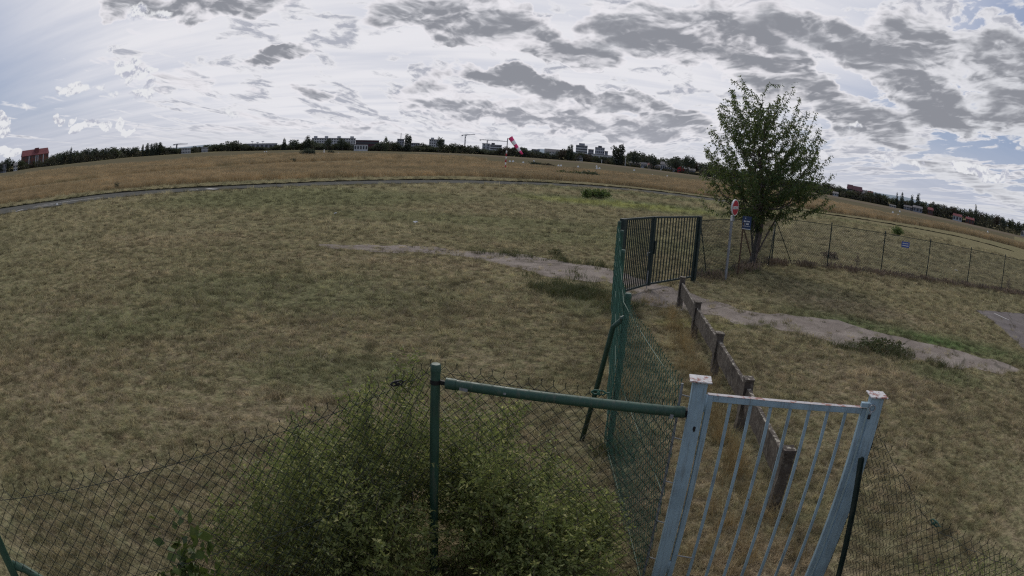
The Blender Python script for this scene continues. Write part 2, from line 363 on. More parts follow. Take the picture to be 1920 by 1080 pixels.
M['bw'] = mat('wall_white', wall((.36, .37, .39), (.44, .45, .46)), spec=.05)
M['bg'] = mat('wall_grey', wall((.20, .21, .24), (.26, .27, .30)), spec=.05)
M['bd'] = mat('wall_dark', wall((.07, .075, .085), (.10, .10, .11)), spec=.05)
M['bb'] = mat('wall_beige', wall((.30, .26, .21), (.36, .32, .26)), spec=.05)
M['brick'] = mat('wall_brick', wall((.11, .058, .050), (.15, .075, .062), .8), spec=.05)
M['roof_red'] = mat('roof_red', wall((.135, .050, .056), (.175, .068, .068), .8), spec=.05)
M['roof_plum'] = mat('roof_plum', wall((.060, .030, .038), (.085, .040, .050), .8), spec=.05)
M['brick_dark'] = mat('brick_dark', wall((.06, .038, .038), (.085, .05, .048), .8), spec=.05)
M['roof_grey'] = mat('roof_grey', wall((.12, .115, .12), (.17, .165, .165), .8), spec=.05)
M['glass'] = mat('window_glass', (.035, .042, .055), .15)
M['hill'] = mat('hill', wall((.22, .27, .31), (.25, .30, .34), .002), .95)  # pale blue-grey, air haze put into the hill colour
M['crane'] = mat('crane_steel', (.16, .17, .20), .6)

# ------------------------------------------------------------------ mesh helpers
class MB:
    def __init__(s): s.v = []; s.f = []
    def add(s, V, F):
        o = len(s.v); s.v += [tuple(q) for q in V]; s.f += [tuple(i + o for i in f) for f in F]; return s
    def box(s, c, size, rz=0.0, M4=None):
        x, y, z = (k / 2 for k in size)
        P = [Vector((a * x, b * y, c_ * z)) for a in (-1, 1) for b in (-1, 1) for c_ in (-1, 1)]
        R = Matrix.Rotation(rz, 3, 'Z') if M4 is None else M4
        return s.add([R @ q + Vector(c) for q in P], [(0, 1, 3, 2), (4, 6, 7, 5), (0, 4, 5, 1), (2, 3, 7, 6), (0, 2, 6, 4), (1, 5, 7, 3)])
    def beam(s, a, b, wx, wy=None, upv=(0, 0, 1)):
        a, b = Vector(a), Vector(b); d = b - a; L = d.length; d.normalize(); u = Vector(upv)
        if abs(d.dot(u)) > .98: u = Vector((0, 1, 0))
        x = d.cross(u).normalized(); y = x.cross(d).normalized(); wy = wy or wx
        R = Matrix((x, d, y)).transposed()
        return s.box((a + b) / 2, (wx, L, wy), M4=R)
    def tube(s, P, r, n=8, cap=True):
        P = [Vector(p) for p in P]; k = len(P); R = r if hasattr(r, '__len__') else [r] * k
        V = []; F = []; u = None
        for i, p in enumerate(P):
            d = (P[min(i + 1, k - 1)] - P[max(i - 1, 0)]).normalized()
            if u is None: u = Vector((0, 0, 1)) if abs(d.z) < .9 else Vector((1, 0, 0))
            x = d.cross(u)
            if x.length < 1e-4: x = d.cross(Vector((.3, .8, .1)))
            x.normalize(); y = x.cross(d).normalized(); u = y
            for j in range(n):
                a = 2 * math.pi * j / n; V.append(p + (x * math.cos(a) + y * math.sin(a)) * R[i])
        for i in range(k - 1):
            for j in range(n):
                q = (j + 1) % n; F.append((i * n + j, i * n + q, (i + 1) * n + q, (i + 1) * n + j))
        if cap: F.append(tuple(range(n - 1, -1, -1))); F.append(tuple((k - 1) * n + j for j in range(n)))
        return s.add(V, F)
    def build(s, name, m, parent=None, smooth=False, bevel=0.0):
        return mk(name, s.v, s.f, m, parent, smooth, bevel)
def mk(name, V, F, m, parent=None, smooth=False, bevel=0.0):
    me = bpy.data.meshes.new(name); me.from_pydata([tuple(v) for v in V], [], F); me.update()
    if smooth: me.shade_smooth()
    me.materials.append(M[m] if isinstance(m, str) else m)
    o = bpy.data.objects.new(name, me); COL.objects.link(o)
    if parent is not None:
        o.parent = parent
    if bevel:
        b = o.modifiers.new('bevel', 'BEVEL'); b.width = bevel; b.segments = 2; b.limit_method = 'ANGLE'
    return o
def npmesh(name, V, quads, m, parent=None, link=True, smooth=False, tri=False):
    me = bpy.data.meshes.new(name); k = 3 if tri else 4
    V = np.asarray(V, np.float32); Q = np.asarray(quads, np.int32)
    me.vertices.add(len(V)); me.vertices.foreach_set('co', V.ravel())
    me.loops.add(Q.size); me.loops.foreach_set('vertex_index', Q.ravel())
    me.polygons.add(len(Q)); me.polygons.foreach_set('loop_start', np.arange(0, Q.size, k, dtype=np.int32))
    me.update(calc_edges=True); me.validate()
    if smooth: me.shade_smooth()
    me.materials.append(M[m] if isinstance(m, str) else m)
    o = bpy.data.objects.new(name, me)
    if link: COL.objects.link(o)
    if parent is not None: o.parent = parent
    return o
def tag(o, label=None, cat=None, group=None, kind=None):
    if label: o['label'] = label
    if cat: o['category'] = cat
    if group: o['group'] = group
    if kind: o['kind'] = kind
    return o
def thing(name, label, cat, loc=(0, 0, 0), rz=0.0, group=None):
    o = bpy.data.objects.new(name, None); COL.objects.link(o); o.location = loc; o.rotation_euler = (0, 0, rz)
    o.empty_display_size = .2
    return tag(o, label, cat, group)
def copy_tree(o, parent=None):
    c = o.copy(); COL.objects.link(c); c.parent = parent
    if parent is not None: c.matrix_parent_inverse = o.matrix_parent_inverse.copy()
    for ch in o.children: copy_tree(ch, c)
    return c
rg = np.random.default_rng(11)
random.seed(5)

def leaf_cloud(P, Dr, L, Wd, droop=0.0, bend=.25, rgn=rg):
    """pointed two-faced leaves: P bases, Dr directions, L lengths, Wd widths"""
    n = len(P); Dr = Dr / np.linalg.norm(Dr, axis=1, keepdims=True)
    Dr[:, 2] -= droop; Dr /= np.linalg.norm(Dr, axis=1, keepdims=True)
    U = rgn.normal(size=(n, 3)); Sd = np.cross(Dr, U); Sd /= np.linalg.norm(Sd, axis=1, keepdims=True) + 1e-9
    N = np.cross(Sd, Dr); L = L[:, None]; Wd = Wd[:, None]
    a = P; b = P + Dr * L * .45 + Sd * Wd * .5 + N * L * bend * .3; c = P + Dr * L; d = P + Dr * L * .45 - Sd * Wd * .5 + N * L * bend * .3
    V = np.stack([a, b, c, d], 1).reshape(-1, 3); i = np.arange(n) * 4
    return V, np.stack([i, i + 1, i + 2, i + 3], 1)

# ------------------------------------------------------------------ ground, field, track and paths
rr = [0, 3, 8, 20, 50, 120, 300, 800, 2500, 9000]; V = [(0, 0, 0)]; F = []; nseg = 48
for r in rr[1:]:
    for j in range(nseg): V.append((r * math.cos(2 * math.pi * j / nseg), r * math.sin(2 * math.pi * j / nseg), 0))
for j in range(nseg): F.append((0, 1 + j, 1 + (j + 1) % nseg))
for i in range(len(rr) - 2):
    for j in range(nseg):
        a = 1 + i * nseg + j; b = 1 + i * nseg + (j + 1) % nseg; F.append((a, b, b + nseg, a + nseg))
tag(mk('ground', V, F, 'ground'), kind='structure')

def edge(L): return sorted((azd(x, y) for x, y in L))
def interp(E, a): return float(np.interp(a, [e[0] for e in E], [e[1] for e in E]))
def sheet(name, near, farr, z, m, n=160, jit=0.0, a0=None, a1=None):
    A0 = a0 if a0 is not None else max(near[0][0], farr[0][0]); A1 = a1 if a1 is not None else min(near[-1][0], farr[-1][0])
    V = []; F = []
    for i in range(n + 1):
        a = A0 + (A1 - A0) * i / n
        for E in (near, farr):
            d = interp(E, a) * (1 + random.uniform(-jit, jit)); V.append((d * math.sin(a), d * math.cos(a), z))
        if i: F.append((2 * i - 2, 2 * i, 2 * i + 1, 2 * i - 1))
    return tag(mk(name, V, F, m), kind='structure')
T_FAR = edge([(0, 392), (100, 378), (200, 364), (400, 351), (533, 345), (640, 340.5), (700, 339), (860, 338), (960, 341), (1020, 343), (1120, 349), (1220, 358), (1337, 372.5), (1540, 401), (1690, 424), (1805, 446), (1901, 472)])
T_NEAR = edge([(0, 403), (100, 388), (200, 373), (400, 357), (533, 351), (640, 347), (700, 345.5), (860, 344), (960, 346), (1020, 347), (1120, 352.5), (1220, 361.5), (1337, 376), (1540, 404.5), (1690, 427.5), (1805, 450), (1901, 475)])
G_NEAR = edge([(0, 384), (100, 369), (200, 357), (400, 342), (560, 335.5), (700, 332), (860, 330), (960, 334), (1120, 343), (1200, 351), (1320, 366), (1540, 396), (1684, 417), (1805, 438), (1901, 462)])
G_FAR = edge([(0, 334), (100, 321), (250, 308), (400, 294), (560, 287), (700, 287.5), (860, 293), (960, 306), (1100, 319), (1200, 326), (1320, 340), (1540, 377), (1684, 406), (1805, 429), (1901, 453)])
TRAIL = edge([(0, 356), (125, 338), (200, 330), (300, 320), (480, 306), (640, 300), (740, 298), (860, 300), (960, 303)])
BASE = [(-60, 336), (0, 325), (60, 315), (240, 295), (400, 284), (560, 281), (640, 282), (800, 285), (900, 289), (1000, 296), (1100, 303), (1200, 314), (1290, 326), (1425, 345), (1560, 366), (1700, 393), (1800, 415), (1920, 443), (1960, 452)]
def ybase(x): return float(np.interp(x, [b[0] for b in BASE], [b[1] for b in BASE]))
G_CUT = [(e[0], e[1] * .84) for e in G_FAR]
sheet('grass_field', G_NEAR, G_CUT, .006, 'gold_field', jit=.012)
F_EDGE = edge([(x, ybase(x) + 1.0) for x in range(0, 1921, 60)])
M_FAR = edge([(x, ybase(x) + 2.4 + .8 * (x > 800) + 1.2 * (x > 1500)) for x in range(0, 1921, 60)])
sheet('mown_field', G_CUT, F_EDGE, .004, 'mown_field', jit=.0)
sheet('runway', [e for e in M_FAR if e[0] > -.2], [e for e in F_EDGE if e[0] > -.2], .012, 'runway')
sheet('track', T_NEAR, T_FAR, .012, 'track', jit=.004, a1=.36)
def bank(name, E, h, wd, label):
    V = []; F = []; n = 300
    for i in range(n + 1):
        a = E[0][0] + (E[-1][0] - E[0][0]) * i / n; d = interp(E, a) * (1 + random.uniform(-.002, .002)); hh = h * random.uniform(.5, 1.3)
        for k, z in ((0, 0), (.05, hh), (wd, hh * .8), (wd + .4, 0)):
            V.append(((d + k) * math.sin(a), (d + k) * math.cos(a), z))
        if i:
            o = 4 * i
            for j in range(3): F.append((o - 4 + j, o + j, o + j + 1, o - 3 + j))
    tag(mk(name, V, F, 'verge_shade'), kind='structure')
bank('track_verge', T_FAR, .12, .45, '')
bank('near_verge', [e for e in T_NEAR if e[0] < -.05], .045, .2, '')
# worn white paint on the left of the track
def strip_mesh(P, wd, z):
    V = []; F = []
    for i, p in enumerate(P):
        d = (P[min(i + 1, len(P) - 1)] - P[max(i - 1, 0)]); d.z = 0; d.normalize(); s_ = Vector((-d.y, d.x, 0)) * wd / 2
        V += [(p.x + s_.x, p.y + s_.y, z), (p.x - s_.x, p.y - s_.y, z)]
        if i: F.append((2 * i - 2, 2 * i - 1, 2 * i + 1, 2 * i))
    return V, F
for L in ([(70, 386), (193, 370)], [(30, 397), (43, 393)], [(352, 357), (372, 355.5)], [(388, 354), (405, 355)], [(62, 389), (100, 384)]):
    V, F = strip_mesh([at(*p) for p in L], .18 if L[0][0] != 388 else .5, .018)
    tag(mk('track_marking', V, F, 'line'), kind='structure')

def noisy_poly(P, amp, step=.35, seed=3):
    r = random.Random(seed); out = []
    for i in range(len(P)):
        a, b = P[i], P[(i + 1) % len(P)]; n = max(1, int((b - a).length / step)); d = (b - a); s_ = Vector((-d.y, d.x, 0)).normalized()
        for k in range(n): out.append(a + d * (k / n) + s_ * r.uniform(-amp, amp))
    return out
def poly_sheet(name, L, z, m, amp=.12, seed=3):
    P = noisy_poly([at(*p) for p in L], amp, seed=seed)
    import mathutils.geometry as mg
    F = mg.tessellate_polygon([[Vector((p.x, p.y, 0)) for p in P]])
    tag(mk(name, [(p.x, p.y, z) for p in P], [tuple(f) for f in F], m), kind='structure')
    return np.array([(p.x, p.y) for p in P])
def inside(P, X, Y):
    c = np.zeros(len(X), bool); n = len(P); j = n - 1
    for i in range(n):
        xi, yi, xj, yj = P[i, 0], P[i, 1], P[j, 0], P[j, 1]
        k = ((yi > Y) != (yj > Y)) & (X < (xj - xi) * (Y - yi) / (yj - yi + 1e-12) + xi); c ^= k; j = i
    return c
PATH_OUT = poly_sheet('dirt_path', [(600, 457), (650, 460), (690, 459), (790, 461), (870, 471), (930, 473), (990, 479), (1060, 492), (1146, 504), (1215, 530), (1275, 545), (1340, 567), (1385, 578), (1440, 588), (1570, 600), (1640, 622), (1720, 642), (1800, 661), (1860, 675), (1915, 695),
                        (1880, 701), (1800, 690), (1720, 674), (1640, 657), (1570, 646), (1440, 612), (1385, 606), (1350, 592), (1300, 585), (1230, 578), (1170, 563), (1140, 530), (1080, 526), (1020, 516), (950, 498), (880, 482), (790, 474), (700, 473), (650, 468), (600, 464)], .006, 'path', .17)
ASPH = poly_sheet('asphalt_patch', [(1826, 581), (1870, 584), (1935, 590), (2000, 640), (1960, 690), (1920, 655), (1890, 627), (1862, 602)], .006, 'asphalt', .05)
V, F = strip_mesh([at(1864, 588), at(1892, 601)], .10, .014); tag(mk('parking_line', V, F, 'line'), kind='structure')
# chalk circle round the windsock
wb = at(946.8, 321); V = []; F = []
for i in range(65):
    a = 2 * math.pi * i / 64
    for r in (4.2, 4.45): V.append((wb.x + r * math.cos(a), wb.y - 1 + r * math.sin(a), .03))
    if i: F.append((2 * i - 2, 2 * i - 1, 2 * i + 1, 2 * i))
tag(mk('windsock_circle', V, F, 'line'), kind='structure')

# ------------------------------------------------------------------ scattered grass (geometry nodes, counted as stuff)
def blade_clump(name, n, hgt, spread, width, lean, m, seed, seg=2, seedhead=False):
    r = np.random.default_rng(seed); V = []; Q = []
    for i in range(n):
        a = r.uniform(0, 6.283); rad = spread * math.sqrt(r.uniform()); x, y = rad * math.cos(a), rad * math.sin(a)
        b = r.uniform(0, 6.283); h = hgt * r.uniform(.5, 1.15); ln = lean * r.uniform(.2, 1.2) * h; t = r.uniform(0, 3.14); wd = width * r.uniform(.6, 1.2)
        o = len(V)
        for k in range(seg + 1):
            f = k / seg; ww = wd * (1 - .85 * f) / 2
            px, py, pz = x + math.cos(b) * ln * f * f, y + math.sin(b) * ln * f * f, h * f * (1 - .15 * f * lean)
            V.append((px - math.cos(t) * ww, py - math.sin(t) * ww, pz)); V.append((px + math.cos(t) * ww, py + math.sin(t) * ww, pz))
            if k: Q.append((o + 2 * k - 2, o + 2 * k - 1, o + 2 * k + 1, o + 2 * k))
        if seedhead and r.uniform() < .6:
            px, py, pz = V[-1]; o = len(V); s_ = .022
            V += [(px - s_, py, pz - .03), (px + s_, py, pz - .03), (px + s_ * .6, py, pz + .09), (px - s_ * .6, py, pz + .09)]; Q.append((o, o + 1, o + 2, o + 3))
    return npmesh(name, V, Q, m, link=False)
def scatter(name, P, scl, sources, label):
    """P (n,3) points, one instance of one of the sources on each"""
    me = bpy.data.meshes.new(name); n = len(P); me.vertices.add(n); me.vertices.foreach_set('co', np.asarray(P, np.float32).ravel())
    for nm, ty, arr in (('scl', 'FLOAT', scl), ('rot', 'FLOAT', rg.uniform(0, 6.283, n)), ('pick', 'INT', rg.integers(0, len(sources), n))):
        at_ = me.attributes.new(nm, ty, 'POINT'); at_.data.foreach_set('value', np.asarray(arr, np.float32 if ty == 'FLOAT' else np.int32))
    o = bpy.data.objects.new(name, me); COL.objects.link(o)
    ng = bpy.data.node_groups.new(name, 'GeometryNodeTree'); ng.interface.new_socket('Geometry', in_out='INPUT', socket_type='NodeSocketGeometry'); ng.interface.new_socket('Geometry', in_out='OUTPUT', socket_type='NodeSocketGeometry')
    N = ng.nodes; K = ng.links; gi = N.new('NodeGroupInput'); go = N.new('NodeGroupOutput')
    def attr(nm, ty):
        a = N.new('GeometryNodeInputNamedAttribute'); a.data_type = ty; a.inputs[0].default_value = nm; return a.outputs[0]
    join = N.new('GeometryNodeJoinGeometry')
    cx = N.new('ShaderNodeCombineXYZ'); K.new(attr('rot', 'FLOAT'), cx.inputs[2])
    for i, s_ in enumerate(sources):
        oi = N.new('GeometryNodeObjectInfo'); oi.inputs[0].default_value = s_; oi.inputs['As Instance'].default_value = True
        cmp_ = N.new('FunctionNodeCompare'); cmp_.data_type = 'INT'; cmp_.operation = 'EQUAL'
        isock = [q for q in cmp_.inputs if q.type == 'INT']; K.new(attr('pick', 'INT'), isock[0]); isock[1].default_value = i
        ip = N.new('GeometryNodeInstanceOnPoints'); K.new(gi.outputs[0], ip.inputs['Points']); K.new(oi.outputs['Geometry'], ip.inputs['Instance'])
        K.new(cmp_.outputs[0], ip.inputs['Selection']); K.new(cx.outputs[0], ip.inputs['Rotation']); K.new(attr('scl', 'FLOAT'), ip.inputs['Scale'])
        K.new(ip.outputs[0], join.inputs[0])
    K.new(join.outputs[0], go.inputs[0])
    md = o.modifiers.new('scatter', 'NODES'); md.node_group = ng
    return tag(o, label, 'grass', kind='stuff')
def vnoise(X, Y, sc, seed):
    r = np.random.default_rng(seed); T = r.uniform(size=(128, 128)); x = X * sc; y = Y * sc
    i = np.floor(x).astype(int); j = np.floor(y).astype(int); u = x - i; v = y - j; u = u * u * (3 - 2 * u); v = v * v * (3 - 2 * v)
    f = lambda a, b: T[a % 128, b % 128]
    return (f(i, j) * (1 - u) + f(i + 1, j) * u) * (1 - v) + (f(i, j + 1) * (1 - u) + f(i + 1, j + 1) * u) * v
tufts = [blade_clump('tuft', 26, .045, .06, .0065, 1.6, 'blade', s) for s in (1, 2, 3, 4)] + [blade_clump('tuft', 22, .085, .06, .007, 1.2, 'blade', s) for s in (5, 6)]
PTS = []; SCL = []
for d0, d1, dens_, sc in ((1.2, 7, 330, .85), (7, 13, 170, 1.05), (13, 24, 60, 1.5), (24, 42, 16, 2.4), (42, 76, 3.2, 4.0)):
    n = int(dens_ * .5 * 2.0 * (d1 * d1 - d0 * d0)); a = rg.uniform(-1.0, 1.0, n); d = np.sqrt(rg.uniform(d0 * d0, d1 * d1, n))
    X, Y = d * np.sin(a), d * np.cos(a)
    k = .55 * vnoise(X, Y, 2.2, 1) + .45 * vnoise(X, Y, .7, 2)
    keep = rg.uniform(size=n) < np.clip((k - .05) * 2.0, .3, 1)
    tn = np.interp(a, [e[0] for e in T_NEAR], [e[1] for e in T_NEAR]); tf = np.interp(a, [e[0] for e in T_FAR], [e[1] for e in T_FAR])
    keep &= ~((d > tn) & (d < tf))
    for Pg, p_in in ((PATH_OUT, np.where(X < -1.2, .40, .12)), (ASPH, .03)): keep &= ~(inside(Pg, X, Y) & (rg.uniform(size=n) > p_in * (.3 + 1.4 * vnoise(X, Y, 1.6, 15))))
    keep &= ~((d > tf + 6))
    X, Y, k = X[keep], Y[keep], k[keep]
    PTS.append(np.stack([X, Y, np.zeros_like(X)], 1)); SCL.append(sc * (.65 + .55 * k) * rg.uniform(.7, 1.25, len(X)))
PTS = np.concatenate(PTS); SCL = np.concatenate(SCL)
n = 9000; a = rg.uniform(-1, 1, n); d = np.sqrt(rg.uniform(2.0, 15 ** 2, n)); X, Y = d * np.sin(a), d * np.cos(a)
keep = ~(inside(PATH_OUT, X, Y)) & ~inside(ASPH, X, Y) & (rg.uniform(size=n) < vnoise(X, Y, .9, 12) * 1.2)
straws = [blade_clump('straw', 9, .17, .07, .0045, 1.1, 'straw', s, 3) for s in (21, 22, 23)]
scatter('straw_stalks', np.stack([X[keep], Y[keep], np.zeros(keep.sum())], 1), rg.uniform(.5, 1.25, int(keep.sum())), straws, 'loose pale dry stalks standing out of the lawn')
n = 2600; a = rg.uniform(-1, 1, n); d = np.sqrt(rg.uniform(2.0, 17 ** 2, n)); X, Y = d * np.sin(a), d * np.cos(a)
keep = ~(inside(PATH_OUT, X, Y)) & ~inside(ASPH, X, Y) & (rg.uniform(size=n) < vnoise(X, Y, .6, 31) ** 2 * 2.2)
clumps = [blade_clump('grass_clump', 60, .13, .10, .007, 1.0, 'blade', s, 3) for s in (31, 32, 33)]
scatter('grass_clumps', np.stack([X[keep], Y[keep], np.zeros(keep.sum())], 1), rg.uniform(.5, 1.35, int(keep.sum())), clumps, 'taller leafy clumps of grass rising from the lawn')
scatter('lawn_grass', PTS, SCL, tufts, 'short half dry grass of the airfield around the paths')
print('lawn tufts', len(PTS))
# tall golden grass beyond the track
tall = [blade_clump('tall_grass', 70, .66, .7, .035, .35, 'gold_grass', s, 2, True) for s in (7, 8, 9)]
n = 60000; a = rg.uniform(-.98, .98, n); gn = np.interp(a, [e[0] for e in G_NEAR], [e[1] for e in G_NEAR]); gf = .84 * np.interp(a, [e[0] for e in G_FAR], [e[1] for e in G_FAR])
u = rg.uniform(size=n) ** 1.25; d = gn + (gf - gn) * u
X, Y = d * np.sin(a), d * np.cos(a); keep = rg.uniform(size=n) < np.clip((vnoise(X, Y, .10, 4) * .6 + vnoise(X, Y, .4, 5) * .5) * 1.5 - .15, .1, 1) * np.clip(gn * 1.1 / d + .3, 0, 1)
tr = np.interp(a, [e[0] for e in TRAIL], [e[1] for e in TRAIL]); keep &= ~((d > tr * .80) & (d < tr * .93) & (a < .02))
X, Y, d = X[keep], Y[keep], d[keep]
scatter('tall_grass', np.stack([X, Y, np.zeros_like(X)], 1), np.clip(d / 95, .8, 1.25) * rg.uniform(.65, 1.15, len(X)) * (.6 + .6 * vnoise(X, Y, .05, 8)), tall, 'tall dry golden grass beyond the track')
# dry clumps along the concrete fence, weeds along the fences
def along(A, B, n, jit):
    t = rg.uniform(size=n); return np.stack([A[0] + (B[0] - A[0]) * t + rg.normal(0, jit, n), A[1] + (B[1] - A[1]) * t + rg.normal(0, jit, n), np.zeros(n)], 1)
dry = [blade_clump('dry_tuft', 34, .40, .12, .005, .6, 'dry_tuft', s, 3, False) for s in (10, 11)]
C_POST = [(3.95, 14.06), (3.62, 11.55), (3.39, 9.35), (3.13, 7.20), (2.85, 5.12)]
L = [along((C_POST[i][0] - .30, C_POST[i][1]), (C_POST[i + 1][0] - .30, C_POST[i + 1][1]), 42, .12) for i in range(4)] + [along((2.5, 4.2), (2.0, 5.0), 30, .3), along((3.6, 14.3), (1.9, 14.2), 16, .2), along((1.55, 6.5), (2.3, 13), 60, .12)]
L = np.concatenate(L); scatter('dry_grass', L, rg.uniform(.35, .95, len(L)), dry, 'long straw coloured grass along the low concrete fence')
weeds = [blade_clump('weed', 30, .22, .22, .014, .9, 'brown_weed', s, 2, True) for s in (12, 13)]
F_POSTS = [(10.0, 22.6), (12.78, 22.75), (15.6, 22.45), (18.4, 22.2), (21.4, 21.95), (24.4, 21.7), (27.5, 21.4)]
L = [along(F_POSTS[i], F_POSTS[i + 1], 42, .20) for i in range(6)] + [along((5.6, 17.8), (10.0, 22.6), 70, .25)]
L = np.concatenate(L); scatter('fence_weeds', L, rg.uniform(.35, 1.0, len(L)), weeds, 'brown dead weeds along the foot of the far mesh fence')
gw = [blade_clump('green_weed', 40, .26, .20, .014, .9, 'weed_leaf', s, 2) for s in (14, 15)]
L = np.concatenate([along((-.62, 4.0), (-.36, 4.1), 4, .05), along((1.15, 3.75), (1.35, 3.7), 5, .06), along((2.5, 3.4), (2.7, 3.3), 6, .08), along((2.7, 3.2), (3.1, 1.6), 24, .12), along((1.1, 6.5), (1.35, 6.5), 6, .06), along((8.2, 10.9), (9.6, 9.7), 26, .22), along((6.6, 11.6), (7.8, 11.1), 16, .2), along((2.7, 18.2), (1.1, 15.9), 6, .5), along((1.0, 15.2), (2.4, 14.6), 90, .45), along((-1.2, 20.2), (3, 18.6), 34, .25), along((6.2, 18.6), (8.6, 20.9), 36, .3), along((1.9, 13.4), (2.9, 13.9), 20, .2)])
scatter('green_weeds', L, rg.uniform(.4, 1.15, len(L)), gw, 'low green weeds along the path edges and by the gate')

# ------------------------------------------------------------------ chain link mesh
def chain(pl, ztop, cell=.0415, r=.0023, zbot=.03, barb=True, sag=None):
    """pl: list of xy points; ztop(s in 0..1); returns MB of real zigzag wires"""
    P = [Vector((p[0], p[1], 0)) for p in pl]; Ls = [0]
    for i in range(len(P) - 1): Ls.append(Ls[-1] + (P[i + 1] - P[i]).length)
    T = Ls[-1]
    def pos(s_):
        s_ = min(max(s_, 0), T)
        for i in range(len(P) - 1):
            if s_ <= Ls[i + 1] + 1e-9:
                f = (s_ - Ls[i]) / (Ls[i + 1] - Ls[i]); return P[i].lerp(P[i + 1], f)
        return P[-1]
    def nrm(s_):
        a, b = pos(s_ - .05), pos(s_ + .05); d = (b - a).normalized(); return Vector((-d.y, d.x, 0))
    V = []; Q = []
    def seg(a, b):
        d = (b - a)
        if d.length < 1e-5: return
        d.normalize(); x = d.cross(Vector((.3, .5, .81))).normalized(); y = d.cross(x); o = len(V)
        for p in (a, b):
            for k in range(3):
                an = 2.0944 * k; V.append(p + (x * math.cos(an) + y * math.sin(an)) * r)
        for k in range(3):
            q = (k + 1) % 3; Q.append((o + k, o + q, o + 3 + q, o + 3 + k))
    n = int(T / cell)
    for i in range(n):
        s0 = (i + .5) * cell; zt = ztop(s0 / T); m = int((zt - zbot) / cell); prev = None
        for j in range(m + 1):
            sg = 1 if (i + j) % 2 == 0 else -1
            z = zt - j * cell; s_ = s0 + sg * cell / 2; p = pos(s_) + nrm(s_) * (.004 * (1 if (j // 2) % 2 else -1)) + Vector((0, 0, z))
            if sag: p = p + sag(s_ / T, z)
            if prev is not None: seg(prev, p)
            elif barb and i % 2 == 0:
                seg(p, p + Vector((random.uniform(-.004, .004), 0, .026))); seg(p + Vector((0, 0, .026)), p + Vector((.007, 0, .043))); seg(p + Vector((0, 0, .024)), p + Vector((-.007, 0, .040)))
            prev = p
    return V, Q, pos
def wire_line(mb, pos_, z, T, n=24, r=.002):
    mb.tube([pos_(T * i / n) + Vector((0, 0, z(i / n))) for i in range(n + 1)], r, 5)
def tube_post(name, x, y, h, r, m, parent, cap=True, lean=(0, 0)):
    mb = MB(); mb.tube([(x, y, -.1), (x + lean[0], y + lean[1], h - .03)], r, 16); o = mb.build(name, m, parent, True)
    o.data.set_sharp_from_angle(angle=.8)
    if cap:
        c = MB(); c.tube([(x + lean[0], y + lean[1], h - .05), (x + lean[0], y + lean[1], h - .008), (x + lean[0], y + lean[1], h)], [r * 1.1, r * 1.1, r * .9], 16); k = c.build('cap', m, o, True); k.data.set_sharp_from_angle(angle=.8)
    return o
def collar(x, y, z, r, m, parent):
    c = MB(); c.tube([(x, y, z - .02), (x, y, z + .02)], r, 14); return c.build('collar', m, parent, True)

# front fence: from the lower left, past the round post, to the blue gate
ff = thing('mesh_fence', 'dark chain link fence running through the hedge from lower left to the blue gate', 'fence', (-.48, 4.01, 0))
def child(o, parent):
    o.parent = parent; o.matrix_parent_inverse = Matrix.Translation(-Vector(parent.location)); return o
GP = Vector((-.48, 4.03, 0)); LP = Vector((-2.65, 1.46, 0)); GL = Vector((1.26, 3.71, 0)); GR = Vector((2.57, 3.42, 0))
def add(parent, o): return child(o, parent)
o = add(ff, tube_post('post', GP.x, GP.y, 1.86, .034, 'green_tube', None))
o2 = add(ff, tube_post('post', LP.x, LP.y, 1.9, .034, 'green_tube', None))
add(ff, (lambda m_: m_.build('brace', 'green_tube', None, True))(MB().tube([LP + Vector((.0, .03, 1.23)), LP + Vector((.05, .09, 1.19)), LP + Vector((1.15, 1.05, .0))], .030, 14)))
rl = MB(); a, b = Vector((-.405, 4.02, 1.728)), Vector((1.205, 3.74, 1.715)); d = (b - a)
rl.tube([a + d * .03, b - d * .035], .036, 18); rail = add(ff, rl.build('top_rail', 'green_tube', None, True)); rail.data.set_sharp_from_angle(angle=.8)
for p0, p1 in ((a, a + d * .045), (b - d * .05, b - d * .005)): add(ff, MB().tube([p0, p1], .040, 18).build('rail_sleeve', 'green_tube', None, True)).data.set_sharp_from_angle(angle=.8)
e = MB(); e.beam(a - d * .045, a + d * .01, .02, .03); e.tube([GP + Vector((0, 0, 1.715)), GP + Vector((0, 0, 1.745))], .0375, 16); add(ff, e.build('bracket', 'black', None)); e = MB(); e.beam(b - d * .01, b + d * .045, .055, .05); e.beam(b + d * .02 + Vector((0, 0, .01)), b + d * .05, .07, .075)
add(ff, e.build('bracket', 'black', None))
for p0, p1, wx_, wy_ in ((a + d * .06 + Vector((.0, -.036, -.012)), a + d * .095 + Vector((0, -.036, -.015)), .004, .022), (a + d * .245 + Vector((0, -.036, .0)), a + d * .255 + Vector((0, -.036, 0)), .003, .014), (b - d * .070 + Vector((0, -.034, -.024)), b - d * .055 + Vector((0, -.034, -.026)), .004, .03)):
    add(ff, MB().beam(p0, p1, wx_, wy_).build('sticker', 'galv', None))
zl = lambda s_: 1.80 - .10 * math.sin(math.pi * min(1, s_)) - .03 * s_ if False else 1.72 + .13 * s_ - .06 * math.sin(math.pi * s_)
V, Q, pos_ = chain([(LP.x, LP.y), (-1.9, 2.32), (-1.2, 3.12), (GP.x - .02, GP.y + .045)], zl, sag=lambda s_, z: Vector((.010 * math.sin(19 * s_ + 3 * z), .012 * math.sin(23 * s_ - 2 * z), .006 * math.sin(31 * s_))))
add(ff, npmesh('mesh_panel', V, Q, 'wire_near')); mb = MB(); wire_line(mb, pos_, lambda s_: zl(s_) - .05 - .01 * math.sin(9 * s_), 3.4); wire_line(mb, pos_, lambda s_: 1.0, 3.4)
zr = lambda s_: 1.83 - .085 * s_
